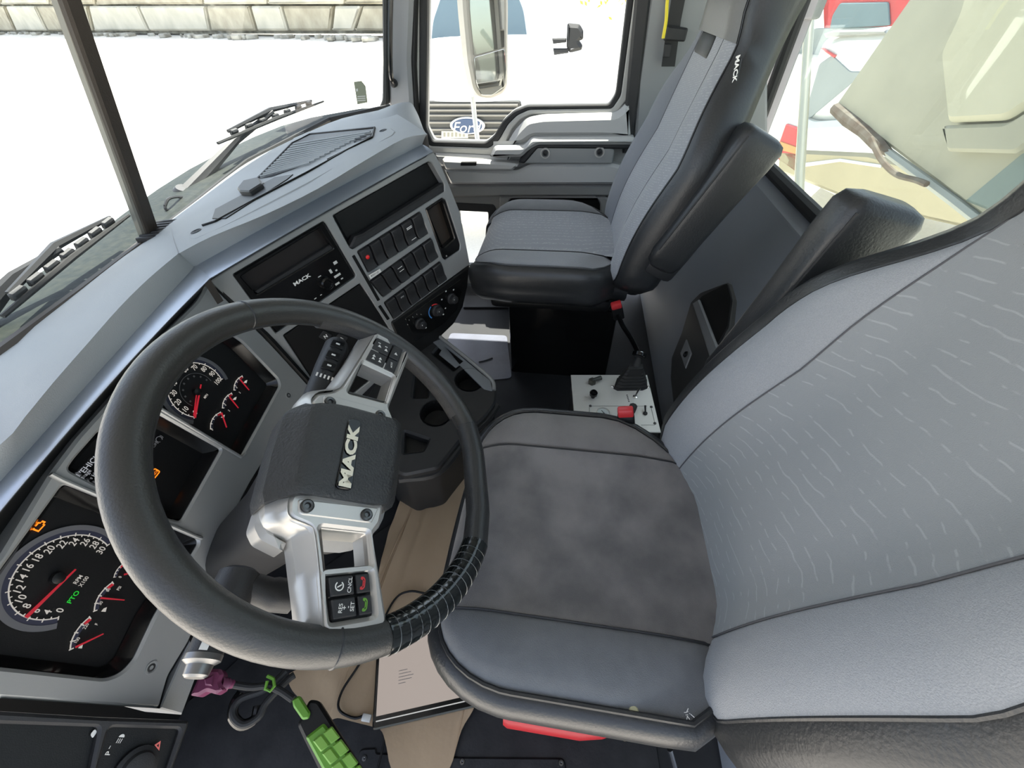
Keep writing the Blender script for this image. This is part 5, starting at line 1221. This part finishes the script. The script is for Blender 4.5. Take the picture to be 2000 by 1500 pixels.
part('strain_relief', lathe(MP_.off(-.012).pt((428, 1337)), nz(CB.pt((455, 1336))-MP_.off(-.012).pt((428, 1337))), [(.011, 0), (.012, .004), (.009, .006), (.011, .010), (.008, .012), (.010, .016), (.007, .019), (.007, .026)], 16), M_mag, mp)
part('plug_tab', plate(MP_, [(398, 1326), (416, 1318), (414, 1340), (400, 1338)], off=.004, t=.006, bev=.002), M_mag, mp)
t = thing('key_fob_loop', 'black rounded loop fob hanging below the cable tie', 'fob', CB.off(-.03).pt((478, 1385)))
part('loop', tube(smooth_path([CB.off(-.03).pt(q) for q in ((472, 1352), (458, 1375), (456, 1400), (474, 1416), (498, 1404), (505, 1378))], 5), .009, 10), M_gloss, t)
# under the driver seat
t = thing('fire_extinguisher', 'red cylinder with steel valve lying under the driver seat front edge', 'extinguisher', FP0.pt((1090, 1440)))
ea, eb_ = UZ(985, 1384, .10), UZ(1225, 1424, .10)
d = nz(eb_-ea); L = np.linalg.norm(eb_-ea)
part('cylinder', lathe(ea, d, [(0, 0), (.026, .001), (.030, .01), (.030, L*.62), (.022, L*.80), (.016, L*.86), (.016, L*.9)], 24), M_redp, t)
part('valve', lathe(ea+d*L*.88, d, [(.018, 0), (.018, .02), (.013, .022), (.013, .05), (0, .05)], 14), M_chrome, t)
part('brass_ring', lathe(ea+d*L*.96, d, [(.0185, 0), (.0195, .003), (.0185, .008)], 14), mat('brass', (.5, .36, .12), .3, metal=1), t)
solo('steel_rod', rod(UZ(1308, 1462, .10), UZ(1330, 1540, .02), .006), M_chrome, 'thin chrome rod under the rear edge of the driver cushion', 'rod')
fp = solo('floor_plate', plate(FP0, [(700, 1462), (735, 1460), (735, 1470), (895, 1478), (1104, 1480), (1112, 1560), (700, 1560)], off=.012, t=.008, bev=.003, r=.012), M_mat, 'black screwed floor plate at the bottom edge near the door', 'floor plate')
for q in ((712, 1481), (903, 1488), (1096, 1490)): part('screw', lathe(FP0.off(.012).pt(q), Z, [(.006, 0), (.005, .002), (.002, .0022), (0, .0008)], 12), M_screw, fp)
t = thing('seat_adjuster', 'black side bracket with steel lever at the driver seat hinge', 'bracket', UX(1430, 1400, -.25))
part('bracket', box(UX(1440, 1395, -.22), (.03, .10, .05), None, .01), M_dark, t)
part('lever', tube([UX(1400, 1385, -.24), UX(1412, 1398, -.24), UX(1420, 1404, -.24)], [.005, .004, .006], 8), M_steel, t)
part('side_panel', box(UX(1450, 1500, -.2), (.03, .18, .16), None, .01), M_black, t)
# dark floor hump and pedals zone under the dash
solo('dash_footwell_panel', (G().add([A(x, y, z) for x in (-.5, .62) for y, z in ((.80, .0), (.80, .35), (.74, .50), (.74, .56))], [(0, 1, 5, 4), (1, 2, 6, 5), (2, 3, 7, 6)])), M_black, 'black footwell panel under the instrument cluster', 'panel')
solo('passenger_footwell_panel', (G().add([A(x, y, z) for x in (.62, 1.5) for y, z in ((.95, .0), (.85, .4), (.72, .70), (.70, .80))], [(0, 1, 5, 4), (1, 2, 6, 5), (2, 3, 7, 6)])), M_dark, 'dark footwell panel below the passenger side of the dashboard', 'panel')
# ------------------------------------------------------------------ outside : mirror, trucks, dump body
mt = thing('side_mirror', 'tall grey side mirror with two glasses outside the passenger window', 'mirror', UX(950, 60, 1.95))
MPl = Plane(UX(950, 60, 1.95), nz((-.86, -.50, .05)))
part('housing', plate(MPl, [(901, -60), (896, -330), (985, -330), (985, -60), (994, 0), (993, 165), (985, 182), (960, 193), (938, 190), (926, 175), (915, 120), (906, 20)], off=0, t=.09, bev=.012, r=.02), mat('mirror_housing', (.33, .31, .27), .5), mt)  # unseen upper length of the housing added to shade the passenger floor
part('upper_glass', plate(MPl, [(910, -310), (978, -310), (984, -60), (985, 92), (926, 108), (918, 20)], off=.003, t=.004, bev=0, r=.004), M_mirror, mt, 'flat upper mirror glass')
gl = MPl.off(.006)
part('lower_glass', plate(MPl, [(926, 112), (985, 95), (989, 140), (987, 168), (962, 186), (940, 186), (930, 160)], off=.005, t=.004, bev=.0015, r=.010), M_mirror, mt, 'convex lower mirror glass')
part('mirror_arm', tube([UX(923, 188, 1.98), UX(927, 230, 1.98), UX(936, 300, 1.9)], .012, 10), M_body, mt)
# white truck parked beyond the window
XF = 4.7
FPl = Plane((XF, 0, 0), (-1, 0, 0), (0, -1, 0))
tk = thing('parked_truck', 'white work truck parked facing us outside the passenger window', 'truck', UX(925, 245, XF)*A(1, 1, 0)+A(0, 0, -1.3))
cy = UX(915, 243, XF)[1]
def fx(px, off, t, **k): return plate(FPl, px, off=off, t=t, **k)
zg = UX(915, 243, XF)[2]
rows = []
for x, z, w in ((XF-.02, zg+.22, 1.0), (XF+.05, zg+.36, 1.04), (XF+.4, zg+.50, 1.06), (XF+1.2, zg+.62, 1.10), (XF+1.35, zg+.66, 1.1)):
    rows.append([A(x+.12*(abs(s_)**3), cy+s_*w, z-.10*abs(s_)**4) for s_ in np.linspace(-1, 1, 15)])
part('bonnet', grid([[p+A(.1, 0, -1.0) for p in rows[0]]]+rows), M_body, tk)
part('front_fascia', fx([(800, 195), (1120, 195), (1120, 420), (800, 420)], .0, .3, bev=.03, r=.05), M_body, tk)
gr = part('grille', fx([(835, 197), (1016, 197), (1020, 214), (968, 276), (838, 276)], .02, .05, bev=.01, r=.02), mat('grille_dark', (.06, .06, .055), .5), tk)
for y in (206, 216, 226, 240, 254, 266): part('grille_bar', fx([(836, y-2.5), (1014-(y-200)*.4, y-2.5), (1014-(y-200)*.4, y+2), (836, y+2)], .045, .03, bev=.004), mat('grille_bar', (.22, .21, .19), .4, metal=.4) if y == 206 else bpy.data.materials['grille_bar'], gr)
eo = FPl.uv((915, 243)); 
def oval2(k, n=30): return [(eo[0]+.20*k*math.cos(a), eo[1]+.082*k*math.sin(a)) for a in np.linspace(0, 2*math.pi, n, endpoint=False)]
em = part('badge', prism(FPl.off(.07), oval2(1), (), .03, .006), M_white, tk, 'white rimmed blue oval badge')
part('badge_field', prism(FPl.off(.074), oval2(.86), (), .01, .004), mat('badge_blue', (.03, .06, .13), .3), em)
part('badge_lettering', text('Ford', FPl.w(eo[0], eo[1]-.012, .076), FPl.u, FPl.v, .10, sx=1.15, bold=.0, shear=.35), M_white, em)
lp_ = part('number_plate', fx([(862, 256), (914, 256), (914, 270), (862, 270)], .06, .01, bev=.002), mat('plate_yellowish', (.55, .52, .40), .5), tk)
g = G()
for k in range(6): g.add(*fx([(866+7.6*k, 259), (870+7.6*k, 259), (870+7.6*k, 267), (866+7.6*k, 267)], .063, .002, bev=0))
part('plate_print', g, mat('plate_print', (.25, .24, .2), .5), lp_)
# cab with windshield
XW = XF+1.5
WPl = Plane((XW, 0, 0), nz((-1, 0, .28)), (0, -1, 0))
part('cab', plate(WPl, [(800, 130), (1140, 130), (1120, -120), (800, -120)], off=-.02, t=1.2, bev=.05, r=.1), M_body, tk)
part('windshield', plate(WPl, [(842, 82), (1030, 80), (1022, 20), (990, -60), (880, -60), (846, 40)], off=.0, t=.02, bev=.004, r=.06), M_carglass, tk)
part('wiper', tube([WPl.off(.03).pt(q) for q in ((845, 86), (862, 85), (890, 90))], .02, 6), M_dark, tk)
part('wiper', tube([WPl.off(.03).pt(q) for q in ((980, 86), (1000, 86), (1015, 93))], .015, 6), M_dark, tk)
mr = part('mirror', fx([(1108, 46), (1132, 48), (1140, 62), (1139, 78), (1130, 80), (1138, 90), (1136, 98), (1112, 104), (1106, 92)], -.6, .14, bev=.03, r=.02), M_rubber, tk)
part('mirror_bracket', fx([(1078, 75), (1106, 75), (1106, 83), (1080, 86)], -.6, .06, bev=.01), M_rubber, mr); part('mirror_bracket', fx([(1080, 95), (1110, 95), (1110, 104), (1082, 108)], -.6, .06, bev=.01), M_rubber, mr)
# tree leaves at the top right of the window
rnd = random.Random(2); g = G(); tcn = UX(1235, -30, 12)
for k in range(220):
    p = tcn+A(rnd.gauss(0, .5), rnd.gauss(0, .5), rnd.gauss(0, .25)); a = nz((rnd.gauss(0, 1), rnd.gauss(0, 1), rnd.gauss(0, 1))); b = nz(np.cross(a, (rnd.random(), .3, .7)))
    g.add([p-a*.07, p+b*.03, p+a*.07, p-b*.03], [(0, 1, 2, 3)])
tr = thing('tree', 'yellow green tree far off at the top corner of the passenger window', 'tree', tcn+A(.3, 0, -2.2))
part('leaves', g, M_foli, tr, kind='stuff'); part('trunk', tube([tcn+A(.3, -.3, .1), tcn+A(.3, -.4, -2.6)], [.03, .08], 8), M_rust, tr)
# rear view : dump body, exhaust pole, suv, red car
YD = -1.55
D = Plane((0, YD, 0), (0, 1, 0), (-1, 0, 0))
db = thing('dump_body', 'big cream steel dump body with rusty lower edge behind the rear window', 'dump body', D.pt((1760, 300)))
part('front_wall', plate(D, [(1870, -60), (1840, 0), (1720, 100), (1628, 208), (1640, 226), (1690, 262), (1760, 318), (1865, 396), (2010, 500), (2200, 300), (2100, -60)] if 0 else [(1815, -60), (1772, 0), (1730, 60), (1628, 208), (1690, 255), (1865, 390), (2060, 540), (2600, 300), (2300, -300)], off=0, t=.5, bev=.02), M_dump, db)
part('raised_panel', plate(D, [(1890, -60), (1868, 30), (1830, 110), (1843, 240), (1960, 235), (2010, 200), (2300, 60), (2300, -200)], off=.06, t=.06, bev=.02, r=.03), mat('dump_panel', (.42, .40, .30), .6, noise=(3, .3, (.50, .475, .37)), bump=(14, .3, 6)), db)
part('lower_rib', plate(D, [(1838, 245), (1965, 240), (2020, 205), (2030, 260), (1980, 300), (1845, 296)], off=.05, t=.05, bev=.012, r=.02), M_dump, db)
part('rusty_edge', tube([D.off(.0).pt(q) for q in ((1632, 212), (1660, 236), (1690, 258), (1715, 282), (1740, 302))], [.03, .035, .03, .03, .015], 8), M_rust, db, 'torn rusty lower edge')
part('edge_channel', tube([D.off(.0).pt(q) for q in ((1735, 298), (1865, 394), (1960, 468))], .018, 6), mat('channel_grey', (.30, .32, .31), .5), db)
part('hose', tube(smooth_path([D.off(.05).pt(q) for q in ((1700, 270), (1720, 310), (1750, 340), (1790, 352), (1810, 360))], 4), .012, 6), M_rust, db)
part('far_side', plate(D, [(1990, 300), (2060, 250), (2400, 100), (2400, 600), (1880, 392)], off=.01, t=.04, bev=.01), mat('far_side_teal', (.15, .20, .20), .5), db)  # plate in a darker teal than the cream front wall
pl_ = thing('exhaust_pole', 'pale vertical steel pole just outside the rear window', 'pole', UY(1565, 330, -1.05))
part('tube', tube([UY(1585, -20, -1.05), UY(1573, 160, -1.05), UY(1562, 340, -1.05), UY(1560, 420, -1.05)], .02, 12), mat('pole_pale', (.36, .36, .31), .3, metal=.5), pl_)
# suv seen from its rear quarter : body profile with depth
SN = nz((-.62, .78, 0)); SP0 = UX(1640, 220, 4.4)
SV = Plane(SP0, SN)
sv = thing('parked_suv', 'white over gold SUV with red tail lamp behind the rear window', 'suv', SV.pt((1640, 330))*A(1, 1, 0)+A(0, 0, -1.3))
part('body', plate(SV, [(1520, 225), (1545, 210), (1580, 240), (1720, 230), (1900, 300), (1900, 430), (1660, 400), (1560, 350), (1515, 330)], off=0, t=1.6, bev=.05, r=.05), M_body, sv)
part('upper_body', plate(SV, [(1560, 235), (1578, 140), (1605, 78), (1650, 62), (1760, 58), (1900, 80), (1900, 260), (1720, 240)], off=-.08, t=1.4, bev=.06, r=.05), M_body, sv)
part('lower_cladding', plate(SV, [(1520, 292), (1700, 300), (1900, 360), (1900, 450), (1680, 400), (1560, 352), (1515, 335)], off=.03, t=1.62, bev=.03, r=.03), M_gold, sv)
part('cladding_line', plate(SV, [(1572, 318), (1640, 310), (1720, 322), (1720, 328), (1640, 316), (1572, 326)], off=.045, t=.03, bev=.004), M_body, sv)
part('side_window', plate(SV, [(1570, 228), (1600, 125), (1625, 108), (1660, 140), (1690, 140), (1580, 232)], off=-.07, t=.03, bev=.004, r=.02), mat('suv_window', (.30, .33, .34), .1), sv)
part('roof_rack', plate(SV, [(1608, 66), (1625, 60), (1730, 58), (1730, 66), (1612, 74)], off=-.06, t=.06, bev=.01), mat('rack_grey', (.35, .35, .34), .4, metal=.5), sv)
part('high_brake_lamp', plate(SV, [(1602, 95), (1607, 93), (1632, 108), (1628, 113)], off=-.055, t=.03, bev=.004), M_carred, sv)
tl = part('tail_lamp', plate(SV, [(1534, 242), (1558, 250), (1556, 336), (1510, 306), (1520, 280)], off=.03, t=.06, bev=.01, r=.01), M_carred, sv, 'red tail lamp'); part('lamp_stripe', plate(SV, [(1524, 276), (1557, 288), (1557, 302), (1520, 292)], off=.04, t=.03, bev=.004), mat('amber_lens', (.65, .30, .12), .3), tl)
RN = Plane(UX(1690, 30, 8), SN)
rc = thing('red_car', 'red car with dark windows parked behind the SUV', 'car', RN.pt((1690, 60))*A(1, 1, 0)+A(0, 0, -1.3))
part('body', plate(RN, [(1610, -60), (1640, -20), (1760, -30), (1900, -60), (1900, 160), (1600, 160)], off=0, t=1.6, bev=.08, r=.1), M_carred, rc)
part('window', plate(RN, [(1625, 30), (1640, 6), (1735, 4), (1738, 50), (1620, 56)], off=.03, t=.06, bev=.01, r=.03), M_carglass, rc)
part('lower_door', plate(RN, [(1560, 56), (1740, 52), (1760, 200), (1560, 200)], off=.02, t=.05, bev=.01), mat('dusty_grey', (.3, .33, .33), .5), rc)
